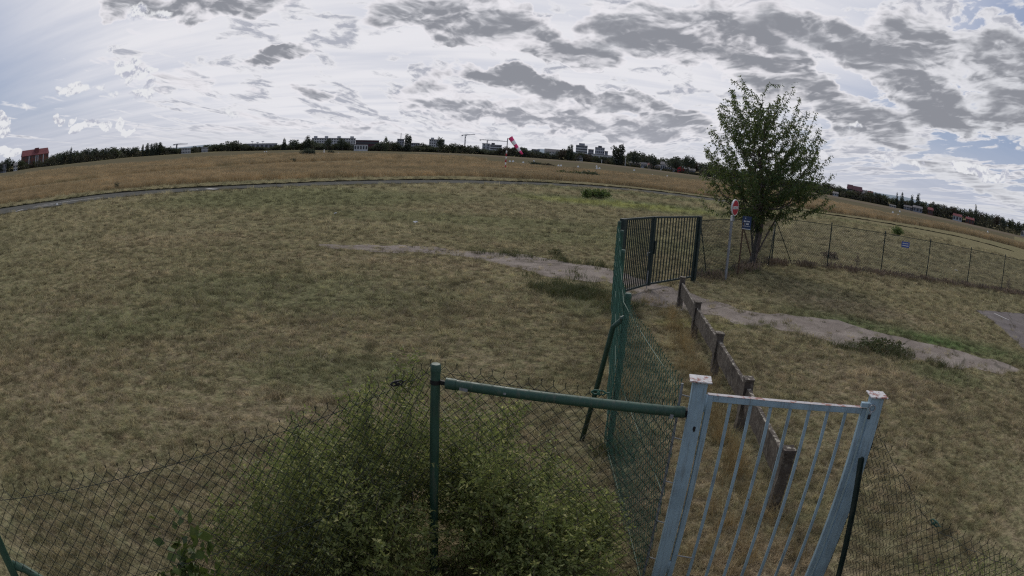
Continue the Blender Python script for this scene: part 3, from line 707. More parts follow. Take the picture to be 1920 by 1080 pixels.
V, Q, pos2 = chain([(GP.x + .02, GP.y + .055), (GL.x - .07, GL.y + .06)], zr, sag=lambda s_, z: Vector((.004 * math.sin(19 * s_ + 3 * z), .006 * math.sin(23 * s_ - 2 * z), .003 * math.sin(31 * s_))))
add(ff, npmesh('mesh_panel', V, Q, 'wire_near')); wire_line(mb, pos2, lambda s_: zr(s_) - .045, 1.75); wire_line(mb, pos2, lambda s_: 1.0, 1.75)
add(ff, mb.build('tension_wire', 'wire_near', None))
def tensioner(p, d, parent, m='dark_green'):
    d = Vector(d).normalized(); e = MB(); s_ = d.cross(Vector((0, 0, 1))).normalized()
    e.tube([p - d * .05, p - d * .03 + Vector((0, 0, .014)), p + d * .03 + Vector((0, 0, .014)), p + d * .05], .006, 6)
    e.tube([p - d * .05, p - d * .03 - Vector((0, 0, .014)), p + d * .03 - Vector((0, 0, .014)), p + d * .05], .006, 6)
    e.tube([p - s_ * .02, p + s_ * .02], .012, 8); e.tube([p + d * .05, p + d * .075 + Vector((0, 0, .006))], .004, 6)
    return add(parent, e.build('wire_tensioner', m, None))
q = at(762, 737, 1.78); tensioner(Vector((-.70, 3.76, 1.80)), (.72, .69, 0), ff, 'black')
tensioner(Vector((.62, 3.90, 1.775)), (1, -.17, 0), ff, 'wire_side')
tb = MB(); tb.tube([(1.165, 3.80, .05), (1.165, 3.80, 1.9)], .009, 8)
for z in (1.82, 1.5, 1.15, .8, .45): tb.beam((1.165, 3.80, z), (1.225, 3.76, z), .006)
add(ff, tb.build('tension_bar', 'galv', None))

# side fence, from the blue gate back to the double gate
sf = thing('mesh_fence', 'green chain link fence with round posts between blue gate and double gate', 'fence', (1.24, 6.5, 0))
S1, S2, S3, S4 = Vector((1.24, 6.52, 0)), Vector((1.70, 9.72, 0)), Vector((2.12, 12.45, 0)), Vector((2.36, 14.3, 0))
for p in (S1, S2, S3, S4): add(sf, tube_post('post', p.x, p.y, 1.9, .035, 'green_tube', None))
add(sf, MB().tube([(S1.x + .0, S1.y - .04, 1.66), (1.12, 6.58, 1.5), (.95, 6.83, -.05)], .03, 14).build('brace', 'green_tube', None, True))
c = collar(S1.x - .035, S1.y - .01, 1.62, .034, 'green_tube', None); add(sf, c)
zs = lambda s_: 1.86 - .05 * abs(math.sin(3.6 * math.pi * s_)) * .6
V, Q, pos3 = chain([(1.19, 3.86), (S1.x - .045, S1.y), (S2.x - .045, S2.y), (S3.x - .045, S3.y), (S4.x - .045, S4.y)], zs, r=.0030, sag=lambda s_, z: Vector((.012 * math.sin(40 * s_ + 2 * z), 0, .006 * math.sin(60 * s_))))
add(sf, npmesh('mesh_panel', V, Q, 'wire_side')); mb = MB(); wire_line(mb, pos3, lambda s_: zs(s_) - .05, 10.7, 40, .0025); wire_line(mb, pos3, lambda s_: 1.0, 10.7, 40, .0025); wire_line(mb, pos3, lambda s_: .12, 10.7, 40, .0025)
add(sf, mb.build('tension_wire', 'wire_side', None))

# right-hand fence beside the blue gate, slack
rf = thing('mesh_fence', 'slack dark wire mesh hanging right of the blue gate beside an iron stake', 'fence', (2.7, 3.3, 0))
RP = [(2.635, 3.37), (2.80, 3.08), (2.93, 2.6), (3.02, 2.1), (3.10, 1.5)]
zq = lambda s_: float(np.interp(s_, [0, .18, .4, .7, 1], [1.74, 1.52, 1.33, 1.40, 1.55])) + .012 * math.sin(37 * s_)
V, Q, pos4 = chain(RP, zq, cell=.040, r=.0026, sag=lambda s_, z: Vector((.03 * math.sin(7 * s_ + 2.5 * z), .022 * math.sin(11 * s_ - 3 * z), .02 * math.sin(17 * s_ + z))))
add(rf, npmesh('mesh_panel', V, Q, 'wire_near')); mb = MB(); wire_line(mb, pos4, lambda s_: zq(s_) - .06, 1.95); add(rf, mb.build('tension_wire', 'wire_near', None))
st = MB(); st.beam((2.49, 3.30, 1.54), (2.74, 3.19, .0), .046, .006); st.beam((2.51, 3.30, 1.54), (2.76, 3.19, .0), .006, .04); add(rf, st.build('stake', 'dark_green', None))
tensioner(Vector((2.86, 2.54, 1.36)), (.2, -1, 0), rf, 'green_tube')
add(rf, tube_post('post', 3.12, 1.42, 1.7, .03, 'dark_green', None))

# far fence, right of the double gate
rfence = thing('mesh_fence', 'thin mesh fence with slim posts right of the tree', 'fence', (10, 22.6, 0))
for i, (x, y) in enumerate(F_POSTS): add(rfence, tube_post('post', x, y, 1.9, .026, 'dark_green', None))
def br(a, b): add(rfence, MB().tube([a, b], .018, 8).build('brace', 'dark_green', None, True))
bx, by = F_POSTS[0]
br((bx, by, 1.72), (bx - .55, by - .95, 0)); br((bx, by, 1.72), (bx + 1.0, by + .05, 0)); br((5.42, 17.85, 1.6), (6.05, 18.75, 0))
zf = lambda s_: 1.80
V, Q, pos5 = chain([(5.38, 17.75), F_POSTS[0]] + F_POSTS[1:], zf, cell=.05, r=.0055, barb=False)
add(rfence, npmesh('mesh_panel', V, Q, 'dark_green')); mb = MB(); T5 = 6.6 + 17.6
wire_line(mb, pos5, lambda s_: 1.80, T5, 60, .012); wire_line(mb, pos5, lambda s_: .95, T5, 60, .003); wire_line(mb, pos5, lambda s_: .1, T5, 60, .003); add(rfence, mb.build('tension_wire', 'dark_green', None))

# ------------------------------------------------------------------ blue garden gate
gt = thing('garden_gate', 'pale blue painted metal gate with upright bars and flaking rusty post caps', 'gate', (GL.x, GL.y, 0))
gd = (GR - GL).normalized(); gn_ = Vector((-gd.y, gd.x, 0)); ga = math.atan2(gd.y, gd.x)
for p in (GL, GR):
    mb = MB(); mb.box((p.x, p.y, .93), (.10, .10, 2.06), ga); po = add(gt, mb.build('gate_post', 'blue_paint', None, bevel=.006))
    c = MB().box((p.x, p.y, 1.966), (.150, .138, .010), ga).build('cap', 'rust_cap', None, bevel=.002); c.parent = po; c.matrix_parent_inverse = Matrix.Identity(4)
def gp_(t, z, off=0.0): return GL + gd * t + gn_ * off + Vector((0, 0, z))
t0, t1 = .085, (GR - GL).length - .085
leaf = MB(); leaf.beam(gp_(t0, .1), gp_(t0, 1.865), .045, .04, upv=tuple(gd)); leaf.beam(gp_(t1, .1), gp_(t1, 1.865), .045, .04, upv=tuple(gd)); leaf.beam(gp_(t0 + .02, 1.845), gp_(t1 - .02, 1.845), .036, .045); leaf.beam(gp_(t0 + .02, .12), gp_(t1 - .02, .12), .036, .045)
lf = add(gt, leaf.build('frame', 'blue_paint', None, bevel=.004))
add(gt, MB().beam(gp_(t0 - .02, 1.8695), gp_(t1 + .02, 1.8695), .040, .003).build('rail_top', 'rust_rail', None))
for i in range(7):
    t_ = t0 + (t1 - t0) * (i + 1) / 8; add(gt, MB().beam(gp_(t_, .14), gp_(t_, 1.825), .022, .022, upv=tuple(gd)).build('bar', 'blue_paint', None, bevel=.003))
# hinges, latch box, ring and padlock
for z in (1.80, .42): add(gt, MB().tube([gp_(.055, z - .05, -.02), gp_(.055, z + .07, -.02)], .012, 10).build('hinge', 'blue_paint', None, True))
lb = MB(); lb.box(tuple(gp_(t1 - .005, 1.90, -.035)), (.085, .035, .035), ga); add(gt, lb.build('latch', 'blue_paint', None, bevel=.004))
rn = MB(); c0 = gp_(t1 + .045, 1.885, -.06); rn.tube([c0 + (gd * math.cos(k * .5236) + Vector((0, 0, 1)) * math.sin(k * .5236)) * .026 for k in range(13)], .005, 6, False); rn.tube([c0 + Vector((0, 0, -.025)), c0 + Vector((0, 0, -.05)) - gd * .01], .006, 6)
add(gt, rn.build('latch_ring', 'steel', None, True)); add(gt, MB().box(tuple(c0 + Vector((0, 0, -.065)) - gd * .01), (.024, .014, .034), ga).build('padlock', 'black', None, bevel=.003))
add(gt, MB().tube([gp_(t0 + .01, .55, -.02), gp_(t0 + .14, .535, -.02)], .005, 6).build('handle', 'galv', None))
hole = MB(); c0 = gp_(.012, 1.63, -.0515); pts = [c0 + gd * (math.cos(k) * random.uniform(.007, .013)) + Vector((0, 0, math.sin(k) * random.uniform(.018, .026))) for k in np.linspace(0, 5.6, 8)]
add(gt, mk('rust_hole', pts, [tuple(range(8))], 'black'))
rb = MB()
for z in np.arange(.1, 1.8, .055):
    if random.random() < .75: add(gt, MB().box(tuple(GR + gd * .052 + gn_ * -.035 + Vector((0, 0, z))), (.006, .018, random.uniform(.02, .06)), ga + random.uniform(-.3, .3)).build('wire_stub', 'black', None))

# ------------------------------------------------------------------ green double gate
dg = thing('double_gate', 'dark green double gate with upright bars standing shut across the dirt path', 'gate', (2.5, 14.64, 0))
A_, B_, C_ = Vector((2.50, 14.64, 0)), Vector((3.56, 16.03, 0)), Vector((5.29, 17.65, 0))
for p in (A_, C_):
    ang = math.atan2((C_ - A_).y, (C_ - A_).x); add(dg, MB().box((p.x, p.y, .92), (.13, .13, 2.02), ang).build('gate_post', 'dark_green', None, bevel=.006))
for k, (a, b) in enumerate(((A_, B_), (C_, B_))):
    d = (b - a); Ld = d.length; d.normalize(); fr = MB(); s0, s1 = .11, Ld - .035
    P_ = lambda s_, z: a + d * s_ + Vector((0, 0, z))
    for s_, wd in ((s0, .05), (s1, .085)): fr.beam(P_(s_, .10), P_(s_, 1.93), wd, .05, upv=tuple(d))
    fr.beam(P_(s0 + .02, 1.905), P_(s1 - .03, 1.905), .05, .05); fr.beam(P_(s0 + .02, .14), P_(s1 - .03, .14), .05, .05)
    lf = add(dg, fr.build('gate_leaf', 'dark_green', None, bevel=.003)); nb = 14
    for i in range(nb):
        s_ = s0 + (s1 - s0 - .02) * (i + 1) / (nb + 1); bo = MB().beam(P_(s_, .16), P_(s_, 1.885), .024, .024, upv=tuple(d)).build('bar', 'dark_green', None); bo.parent = lf
add(dg, MB().tube([(B_.x - .05, B_.y - .06, .02), (B_.x - .05, B_.y - .06, .5)], .011, 8).build('drop_bolt', 'steel', None))
add(dg, MB().box((B_.x - .09, B_.y - .08, .98), (.16, .02, .018), .9).box((B_.x - .10, B_.y - .09, .93), (.05, .03, .06), .9).build('padlock', 'white', None))
add(dg, MB().box((B_.x + .07, B_.y - .0, 1.12), (.02, .05, .34), .75).build('lock_box', 'dark_green', None))

# ------------------------------------------------------------------ low concrete fence
cf = thing('concrete_fence', 'low weathered concrete fence of square posts and narrow slabs beyond the blue gate', 'fence', (C_POST[2][0], C_POST[2][1], 0))
def rough_box(c, size, rz, seed, sub=.07, amp=.006):
    import bmesh
    bm = bmesh.new(); bmesh.ops.create_cube(bm, size=1.0); bmesh.ops.scale(bm, vec=size, verts=bm.verts)
    for ax in range(3):
        n = int(size[ax] / sub)
        for k in range(1, n):
            co = [0, 0, 0]; co[ax] = -size[ax] / 2 + size[ax] * k / n; no = [0, 0, 0]; no[ax] = 1
            bmesh.ops.bisect_plane(bm, geom=bm.verts[:] + bm.edges[:] + bm.faces[:], plane_co=co, plane_no=no)
    r = random.Random(seed); R = Matrix.Rotation(rz, 3, 'Z')
    V = [R @ (v.co + Vector((r.uniform(-amp, amp), r.uniform(-amp, amp), r.uniform(-amp, amp)))) + Vector(c) for v in bm.verts]
    bm.verts.index_update(); F = [tuple(v.index for v in f.verts) for f in bm.faces]; bm.free(); return V, F
for i, (x, y) in enumerate(C_POST):
    j = min(i, 3); ang = math.atan2(C_POST[j][1] - C_POST[j + 1][1], C_POST[j][0] - C_POST[j + 1][0]); hz = .73 - .004 * i
    po = add(cf, mk('post', *rough_box((x, y, hz / 2), (.135, .125, hz), ang, i), 'concrete', None))
    c = mk('cap', *rough_box((x, y, hz + .012), (.15, .14, .03), ang, i + 20, .05, .007), 'concrete'); c.parent = po; c.matrix_parent_inverse = Matrix.Identity(4)
    if i < 4:
        x2, y2 = C_POST[i + 1]; d = Vector((x2 - x, y2 - y, 0)); Ld = d.length; mid = Vector((x, y, 0)) + d / 2
        add(cf, mk('slab', *rough_box((mid.x, mid.y, .475), (Ld - .14, .055, .30), ang, i + 40, .10, .006), 'concrete', None))

# ------------------------------------------------------------------ signs
ns = thing('no_entry_sign', 'red round no entry sign on a grey pole in front of the tree', 'sign', (6.53, 18.23, 0))
px, py = 6.53, 18.23
add(ns, MB().box((px, py, .98), (.075, .05, 2.06), .35).build('pole', 'galv', None, bevel=.008))
sa = math.radians(-58 + 20)     # disc turned well away from the lens
ax_ = Vector((math.cos(sa), math.sin(sa), 0)); nz_ = Vector((math.sin(sa), -math.cos(sa), 0)); ctr = Vector((px + .02, py - .06, 2.26))
ax_ = Vector((math.cos(math.radians(46)), math.sin(math.radians(46)), 0)); nz_ = Vector((ax_.y, -ax_.x, 0))
def disc(c, r, t, n=40):
    V = []; F = []
    for s_ in (0, 1):
        for k in range(n):
            a = 2 * math.pi * k / n; V.append(c + (ax_ * math.cos(a) + Vector((0, 0, 1)) * math.sin(a)) * r + nz_ * t * s_)
    F.append(tuple(range(n - 1, -1, -1))); F.append(tuple(range(n, 2 * n)))
    for k in range(n): q = (k + 1) % n; F.append((k, q, n + q, n + k))
    return V, F
add(ns, mk('sign_plate', *disc(ctr, .25, .045), 'white')); add(ns, mk('red_disc', *disc(ctr + nz_ * .045, .225, .003), 'red'))
wbm = MB(); R3 = Matrix((ax_, nz_, Vector((0, 0, 1)))).transposed(); wbm.box(ctr + nz_ * .0505, (.36, .004, .085), M4=R3); add(ns, wbm.build('white_bar', 'white', None))
for q in (-.13, -.085, -.03, .01, .055, .12): add(ns, MB().box(ctr + nz_ * .0545 + ax_ * q + Vector((0, 0, -.004)), (.022, .002, .045), M4=R3).build('letter', 'galv', None))
add(ns, MB().box((px, py - .03, 1.93), (.16, .04, .16), .72).build('bracket', 'white', None, bevel=.004)); add(ns, MB().box((px + .025, py - .055, 1.93), (.07, .02, .17), -.2).build('clamp', 'galv', None))
bs = thing('notice_board', 'small dark blue notice board with white writing on a rusty wooden stake', 'sign', (7.22, 18.9, 0))
v = ray(1400, 418); cb = far(1400, 418, math.hypot(7.22, 18.9) - .1); vd = Vector((cb.x, cb.y, 0)).normalized(); az_b = math.atan2(vd.x, vd.y)
bR = Matrix.Rotation(-az_b + .12, 3, 'Z')
add(bs, MB().tube([(7.20, 18.95, 0), (cb.x - .10, cb.y + .03, cb.z)], .026, 6).tube([(7.62, 18.98, .72), (cb.x - .06, cb.y + .03, cb.z - .22)], .022, 6).build('stake', 'rust_wood', None))
add(bs, MB().box(cb, (.30, .012, .42), M4=bR).build('board', 'blue_sign', None, bevel=.003))
def rows(parent, c, R, L, m='white'):
    for zr_ in sorted({q[1] for q in L}):
        for x, z, wd, hh in L:
            if z == zr_: add(parent, MB().box(Vector(c) + R @ Vector((x, -.009, z)), (wd, .003, hh), M4=R).build('letter', m, None))
rows(bs, cb, bR, [(-.05, .145, .025, .022), (-.085, .05, .028, .036), (-.05, .05, .028, .036), (-.015, .05, .014, .036), (.03, .05, .035, .036), (.075, .05, .035, .036), (-.06, -.035, .016, .055), (.01, -.035, .035, .045), (.05, -.035, .035, .045),
              (-.11, -.105, .022, .016), (-.075, -.105, .022, .016), (-.035, -.105, .03, .016), (.01, -.105, .02, .016), (.05, -.105, .03, .016), (.095, -.105, .022, .016), (0, -.195, .27, .018)])
fsn = thing('fence_sign', 'small bright blue sign with two lines of white writing hung on the far mesh fence', 'sign', (16.9, 22.3, 0))
cfs = far(1697, 458.5, math.hypot(16.85, 22.28)); fR = Matrix.Rotation(math.atan2(-.25, 2.8), 3, 'Z'); cfs += Vector((-.02, -.07, 0))
add(fsn, MB().box(cfs, (.48, .008, .25), M4=fR).build('board', 'bright_blue', None))
L = []
for z in (.05, -.045):
    x = -.19
    while x < .17: wd = random.choice((.02, .03, .03, .04)); L.append((x + wd / 2, z, wd, .042)); x += wd + .008
rows(fsn, cfs, fR, L)

# ------------------------------------------------------------------ windsock
wk = thing('windsock', 'red and white banded windsock drooping from a thin red and white pole', 'windsock', (wb.x, wb.y, 0)); dw = math.hypot(wb.x, wb.y)
top = far(952, 259, dw); base = Vector((wb.x, wb.y, 0)); nbd = 7; zt = top.z
for i in range(nbd):
    z0, z1 = zt * .62 * i / nbd, zt * .62 * (i + 1) / nbd; add(wk, MB().tube([base.lerp(top, z0 / zt), base.lerp(top, z1 / zt)], .11, 8).build('pole_band', 'red' if i % 2 else 'white', None, True))
add(wk, MB().tube([base.lerp(top, .62), top], .075, 8).build('pole', 'galv', None, True))
m0, m1 = far(957, 258, dw), far(979.5, 289, dw - .4); bands = 5
rm = MB(); u_ = (m1 - m0).normalized(); s1_ = u_.cross(Vector((0, 1, 0))).normalized(); s2_ = u_.cross(s1_)
rm.tube([m0 + (s1_ * math.cos(k * .5236) + s2_ * math.sin(k * .5236)) * .37 for k in range(13)], .03, 5, False); rm.tube([top, m0 - s1_ * .4], .03, 5); add(wk, rm.build('hoop', 'galv', None))
for i in range(bands):
    f0, f1 = i / bands, (i + 1) / bands; r0, r1 = .40 - .23 * f0, .40 - .23 * f1
    sg = Vector((0, 0, -.10)); c0 = m0.lerp(m1, f0) + sg * math.sin(math.pi * f0); c1 = m0.lerp(m1, f1) + sg * math.sin(math.pi * f1)
    add(wk, MB().tube([c0, c0.lerp(c1, .5), c1], [r0, (r0 + r1) / 2 * random.uniform(.92, 1), r1], 14, i == 4).build('sock_band', 'sock_white' if i % 2 else 'sock_red', None, True))

LANDMARKS = [(-60, 'left edge of the picture'), (43, 'red roofed brick block'), (134, 'pointed conifer in the left wood'), (200, 'highest part of the left wood'), (268, 'slim lone poplar'), (331, 'small distant crane'), (378, 'second white flat roofed house'), (435, 'large broad round tree'), (483, 'floodlight masts'),
             (533, 'conifer beside the dome shaped tree'), (577, 'spiky tree at the slab block'), (643, 'wide tree before the slab block'), (690, 'plum roofed hall'), (724, 'pointed tree before the hall'), (763, 'tall dark poplar'), (820, 'block with square windows'), (873, 'tall tower crane'), (914, 'lower tower crane'),
             (955, 'windsock'), (1004, 'low white houses'), (1037, 'sloping roofed school block'), (1090, 'balconied tower block'), (1125, 'broad white tower block'), (1160, 'big poplar pair'), (1201, 'grey roofed shed'), (1250, 'pale shed by the red house'), (1277, 'small red house'),
             (1320, 'left side of the leafy tree'), (1440, 'middle of the leafy tree'), (1558, 'right side of the leafy tree'), (1600, 'dark brick tower house'), (1632, 'last house of the hillside town'), (1682, 'leftmost pointed conifer'), (1722, 'tallest pointed conifer'), (1745, 'small brown house'), (1795, 'white bungalow'), (1830, 'conifer in the right wood'), (1880, 'last bend of the right wood')]
ORD = 'first second third fourth fifth sixth seventh eighth ninth tenth eleventh twelfth thirteenth fourteenth fifteenth sixteenth'.split()
def landmark(x): return [n for q, n in LANDMARKS if q <= x][-1]
# ------------------------------------------------------------------ runway markers
for o_, name in ((MB(), 'a'),): pass
mk_mb = MB(); mk_mb.tube([(0, 0, 0), (0, 0, .42), (0, 0, .46)], [.34, .16, .10], 8); mk_proto = mk_mb.v, mk_mb.f
mm_ = bpy.data.meshes.new('runway_marker'); mm_.from_pydata(mk_proto[0], [], mk_proto[1]); mm_.materials.append(M['white'])
MK = [(163, 332), (107, 384), (184, 317), (481, 305), (705.5, 298.5), (855.5, 300), (757.5, 290.5), (679, 288), (634, 288), (981, 305), (1001, 302.5), (1001, 305.5), (1084, 313), (1118.5, 312), (1189, 319.5), (1251, 331), (1223, 329), (1674, 398.5), (1687, 397), (1684, 403.5), (1852, 435), (1871, 444), (1906, 455.5), (956, 303), (962, 303), (1047, 311), (1052, 311), (1119, 316), (1124, 316), (500, 284.5), (496, 284.5), (18, 333)]
SEEN = {}
for x, y in sorted(MK, key=lambda q: -q[1]):
    lmk = landmark(x); SEEN[lmk] = SEEN.get(lmk, -1) + 1
    p = at(x, y + .6); d = p.length; o = bpy.data.objects.new('runway_marker', mm_); COL.objects.link(o); o.location = (p.x, p.y, 0); s_ = min(1.1, max(.32, d / 190)); o.scale = (s_,) * 3
    tag(o, ORD[SEEN[lmk]] + ' white cone in the grass right of the ' + lmk, 'marker', 'white marker cones scattered over the airfield')
o = bpy.data.objects.new('field_post', bpy.data.meshes.new('field_post')); COL.objects.link(o); mb = MB(); pq = at(607.5, 289.5); mb.box((0, 0, .9), (.35, .35, 1.8)); o.data.from_pydata(mb.v, [], mb.f); o.data.materials.append(M['white']); o.location = (pq.x, pq.y, 0)
tag(o, 'short white post far out in the golden grass beside a dark bush', 'post')
for x, y, s_, lab in ((629, 403, .12, 'scrap of pale litter on the mown grass left of centre'), (779, 420, .16, 'larger scrap of white litter on the mown grass near the centre'), (1792, 509, .16, 'scrap of white litter on the grass behind the far mesh fence')):
    p = at(x, y); r = random.Random(int(x)); mb = MB(); V = []; F = []
    for i in range(5):
        for j in range(5): V.append(((i - 2) * s_ * .3 + r.uniform(-.02, .02), (j - 2) * s_ * .25 + r.uniform(-.02, .02), .02 + r.uniform(0, .10)))
    for i in range(4):
        for j in range(4): F.append((i * 5 + j, i * 5 + 5 + j, i * 5 + 6 + j, i * 5 + 1 + j))
    o = mk('litter', V, F, 'white'); o.location = (p.x, p.y, .01); tag(o, lab, 'litter')

# ------------------------------------------------------------------ leafy things
def sprigs(C, R, n, L, nl, ll, lw, upb=.6, shell=.55, droop=.1, seed=1, flat=1.0, ok=None, szj=.4):
    "C list of centres, R list of radii(3); returns leaves V,Q and twig MB"
    r = np.random.default_rng(seed); P = []; Dd = []; LL = []; tw = MB(); w8 = np.array([a[0] * a[1] * a[2] for a in R]); w8 = w8 / w8.sum()
    k = 0
    while k < n:
        i = r.choice(len(C), p=w8); u = r.normal(size=3); u /= np.linalg.norm(u); q = shell + (1 - shell) * r.uniform() if r.uniform() < .7 else r.uniform() ** .5
        c = np.array(C[i]) + u * np.array(R[i]) * q
        if c[2] < .02 or (ok and not ok(c)): continue
        dr = u * np.array([1, 1, .5]) + np.array([0, 0, upb]) + r.normal(size=3) * .35; dr /= np.linalg.norm(dr); l = L * r.uniform(.5, 1.2)
        a = c - dr * l * .5; b = c + dr * l * .5 - np.array([0, 0, droop * l])
        if k % 3 == 0: tw.tube([tuple(a), tuple((a + b) / 2 + r.normal(size=3) * .01), tuple(b)], [.003 * L / .25, .002 * L / .25, .001], 3, False)
        for j in range(nl):
            f = (j + .5) / nl; p = a + (b - a) * f; sd = np.cross(dr, r.normal(size=3)); sd /= np.linalg.norm(sd) + 1e-6
            P.append(p); Dd.append(dr * .6 + sd * .9 + np.array([0, 0, -.1])); LL.append(r.uniform(1 - szj, 1 + szj))
        k += 1
    P = np.array(P); Dd = np.array(Dd); LL = np.array(LL)
    V, Q = leaf_cloud(P, Dd, ll * LL, lw * LL, droop=.15, rgn=r); return V, Q, tw
def shrub(name, label, cat, C, R, n, L, nl, ll, lw, m, seed, group=None, stems=12, sm='bark', **kw):
    base = (C[0][0], C[0][1], 0); t = thing(name, label, cat, base, 0, group)
    V, Q, tw = sprigs(C, R, n, L, nl, ll, lw, seed=seed, **kw); add(t, npmesh('foliage', V, Q, m))
    r = random.Random(seed)
    for i in range(stems):
        c = C[i % len(C)]; rr_ = R[i % len(C)]; a = Vector((c[0] + r.uniform(-.25, .25) * rr_[0], c[1] + r.uniform(-.25, .25) * rr_[1], 0)); b = Vector((c[0] + r.uniform(-.8, .8) * rr_[0], c[1] + r.uniform(-.8, .8) * rr_[1], c[2] + rr_[2] * r.uniform(.3, .8)))
        tw.tube([a, a.lerp(b, .5) + Vector((r.uniform(-.1, .1) * rr_[0], r.uniform(-.1, .1) * rr_[1], .1 * rr_[2])), b], [.012 * rr_[2], .008 * rr_[2], .003 * rr_[2]], 5, False)
    add(t, tw.build('stem', sm, None)); return t
shrub('hedge_bush', 'tall small leaved bush growing through the mesh left of the round green post', 'bush',
      [(-1.30, 3.95, .58), (-.85, 4.45, .80), (-1.75, 3.45, .40), (-.85, 3.55, .5), (-1.5, 4.6, .5), (-.75, 4.6, 1.45), (-1.05, 4.2, 1.35), (-1.45, 3.9, 1.15), (-1.8, 3.6, .9), (-.65, 4.0, 1.25), (-1.25, 4.7, 1.15), (-2.05, 3.5, .55), (-1.0, 3.5, 1.05)], [(.70, .65, .66), (.6, .55, .68), (.48, .5, .45), (.5, .5, .6), (.6, .5, .5), (.16, .16, .34), (.15, .15, .36), (.14, .16, .34), (.15, .14, .32), (.16, .15, .38), (.16, .14, .34), (.2, .2, .36), (.14, .14, .36)], 4300, .24, 12, .034, .015, 'bush_leaf', 21, stems=22, shell=.35)
shrub('hedge_bush', 'wide small leaved bush below the green tube right of the round green post', 'bush',
      [(.10, 4.05, .58), (.45, 3.70, .44), (-.20, 4.55, .68), (.72, 4.25, .36), (.25, 3.2, .36), (-.25, 4.3, 1.30), (.05, 4.5, 1.2), (.35, 4.1, 1.05), (.62, 4.3, .80), (-.05, 3.9, 1.15), (.30, 3.6, .95), (.85, 4.1, .55)], [(.6, .5, .62), (.46, .46, .5), (.46, .46, .58), (.36, .4, .42), (.55, .4, .38), (.15, .15, .34), (.14, .16, .34), (.15, .14, .32), (.14, .14, .30), (.15, .15, .34), (.14, .14, .30), (.16, .18, .30)], 3800, .24, 12, .034, .015, 'bush_leaf', 22, stems=22, shell=.35)
shrub('hedge_bush', 'low bush spreading in the corner behind the slack wire mesh', 'bush',
      [(3.45, 2.6, .35), (3.75, 2.2, .5), (3.1, 2.2, .3)], [(.45, .5, .42), (.5, .5, .5), (.35, .4, .35)], 1100, .24, 10, .026, .012, 'bush_leaf', 23, stems=10, shell=.35)
shrub('young_shrub', 'broad leaved sapling with pale green leaves in front of the mesh at lower left', 'plant',
      [(-1.62, 2.50, 1.24), (-1.78, 2.42, 1.0), (-1.95, 2.50, 1.14), (-1.72, 2.5, .7)], [(.14, .12, .12), (.16, .15, .2), (.10, .10, .12), (.2, .2, .3)], 40, .20, 6, .075, .055, 'young_leaf', 24, stems=4, shell=.1)
for (x, y, rx, ry, rz, n, lab, m, sd) in (
    (1118, 371, 1.15, .8, .55, 420, 'bright green round bush alone on the mown grass left of the tree', 'field_bush', 31), (1104, 336, 1.7, 1.2, 1.0, 300, 'dark green bush in the golden grass beyond the track', 'tree_mid', 32),
    (1682, 441, .75, .6, .8, 200, 'small green bush behind the far mesh fence near the blue sign', 'field_bush', 33), (577, 292.5, 2.6, 1.6, 2.2, 260, 'dark low bush far out in the golden field left of centre', 'tree_dark', 34),
    (1003, 311, 1.7, 1.2, .9, 160, 'small dark bush in the grass just right of the windsock', 'tree_dark', 35), (1025.6, 314.5, 1.9, 1.2, .8, 160, 'low brown bush second to the right of the windsock', 'tree_brown', 36),
    (620, 288.5, 1.6, 1.0, 1.2, 120, 'tiny dark bush beside the white post in the field', 'tree_dark', 37), (547, 304, 1.0, .8, .7, 90, 'tiny dark bush between the white markers left of centre', 'tree_dark', 38),
    (218, 355, .35, .3, .7, 90, 'thin dark weed standing at the edge of the golden grass on the left', 'tree_dark', 39), (245, 317, 1.0, .8, .5, 90, 'small dark bush at far left among golden grass', 'tree_dark', 40),
    (1082, 322, 2.0, 1.2, .6, 120, 'flat brownish bush left of the dark green one beyond the track', 'tree_brown', 41), (1075, 333, 3.2, 1.0, .7, 260, 'straggling green scrub in the golden grass left of the dark green bush', 'weed_leaf', 42),
    (1555, 487, .5, .3, .35, 120, 'dry brown weeds at the foot of a far fence post', 'brown_weed', 43), (1606, 500, .16, .14, .75, 70, 'tall dry weed standing against the far mesh fence', 'brown_weed', 44), (1889, 546, .25, .2, .7, 90, 'tall rusty dock plant by the far fence at the right edge', 'brown_weed', 45),
    (1040, 478, .22, .16, .22, 60, 'low weed clump on the upper edge of the dirt path', 'weed_leaf', 46), (1650, 655, .8, .5, .17, 260, 'leafy weed clump spilling over the near edge of the path', 'weed_leaf', 47)):
    p = at(x, y); s_ = max(.05, min(.5, (p.length / 100) * .55, rx * .22)); shrub('field_bush' if rz > .38 else 'weed_clump', lab, 'bush' if rz > .45 else 'plant', [(p.x, p.y, rz * .45), (p.x + rx * .35, p.y, rz * .4)], [(rx, ry, rz * .6), (rx * .6, ry * .7, rz * .5)], n, s_ * 2.2, 5, s_, s_ * .45, m, sd, stems=4, shell=.3)
pp = at(1100, 372); shrub('field_bush', 'narrow green shoots just left of the bright green bush', 'bush', [(pp.x, pp.y, .3)], [(.25, .25, .45)], 60, .4, 5, .18, .08, 'field_bush', 50, stems=3)

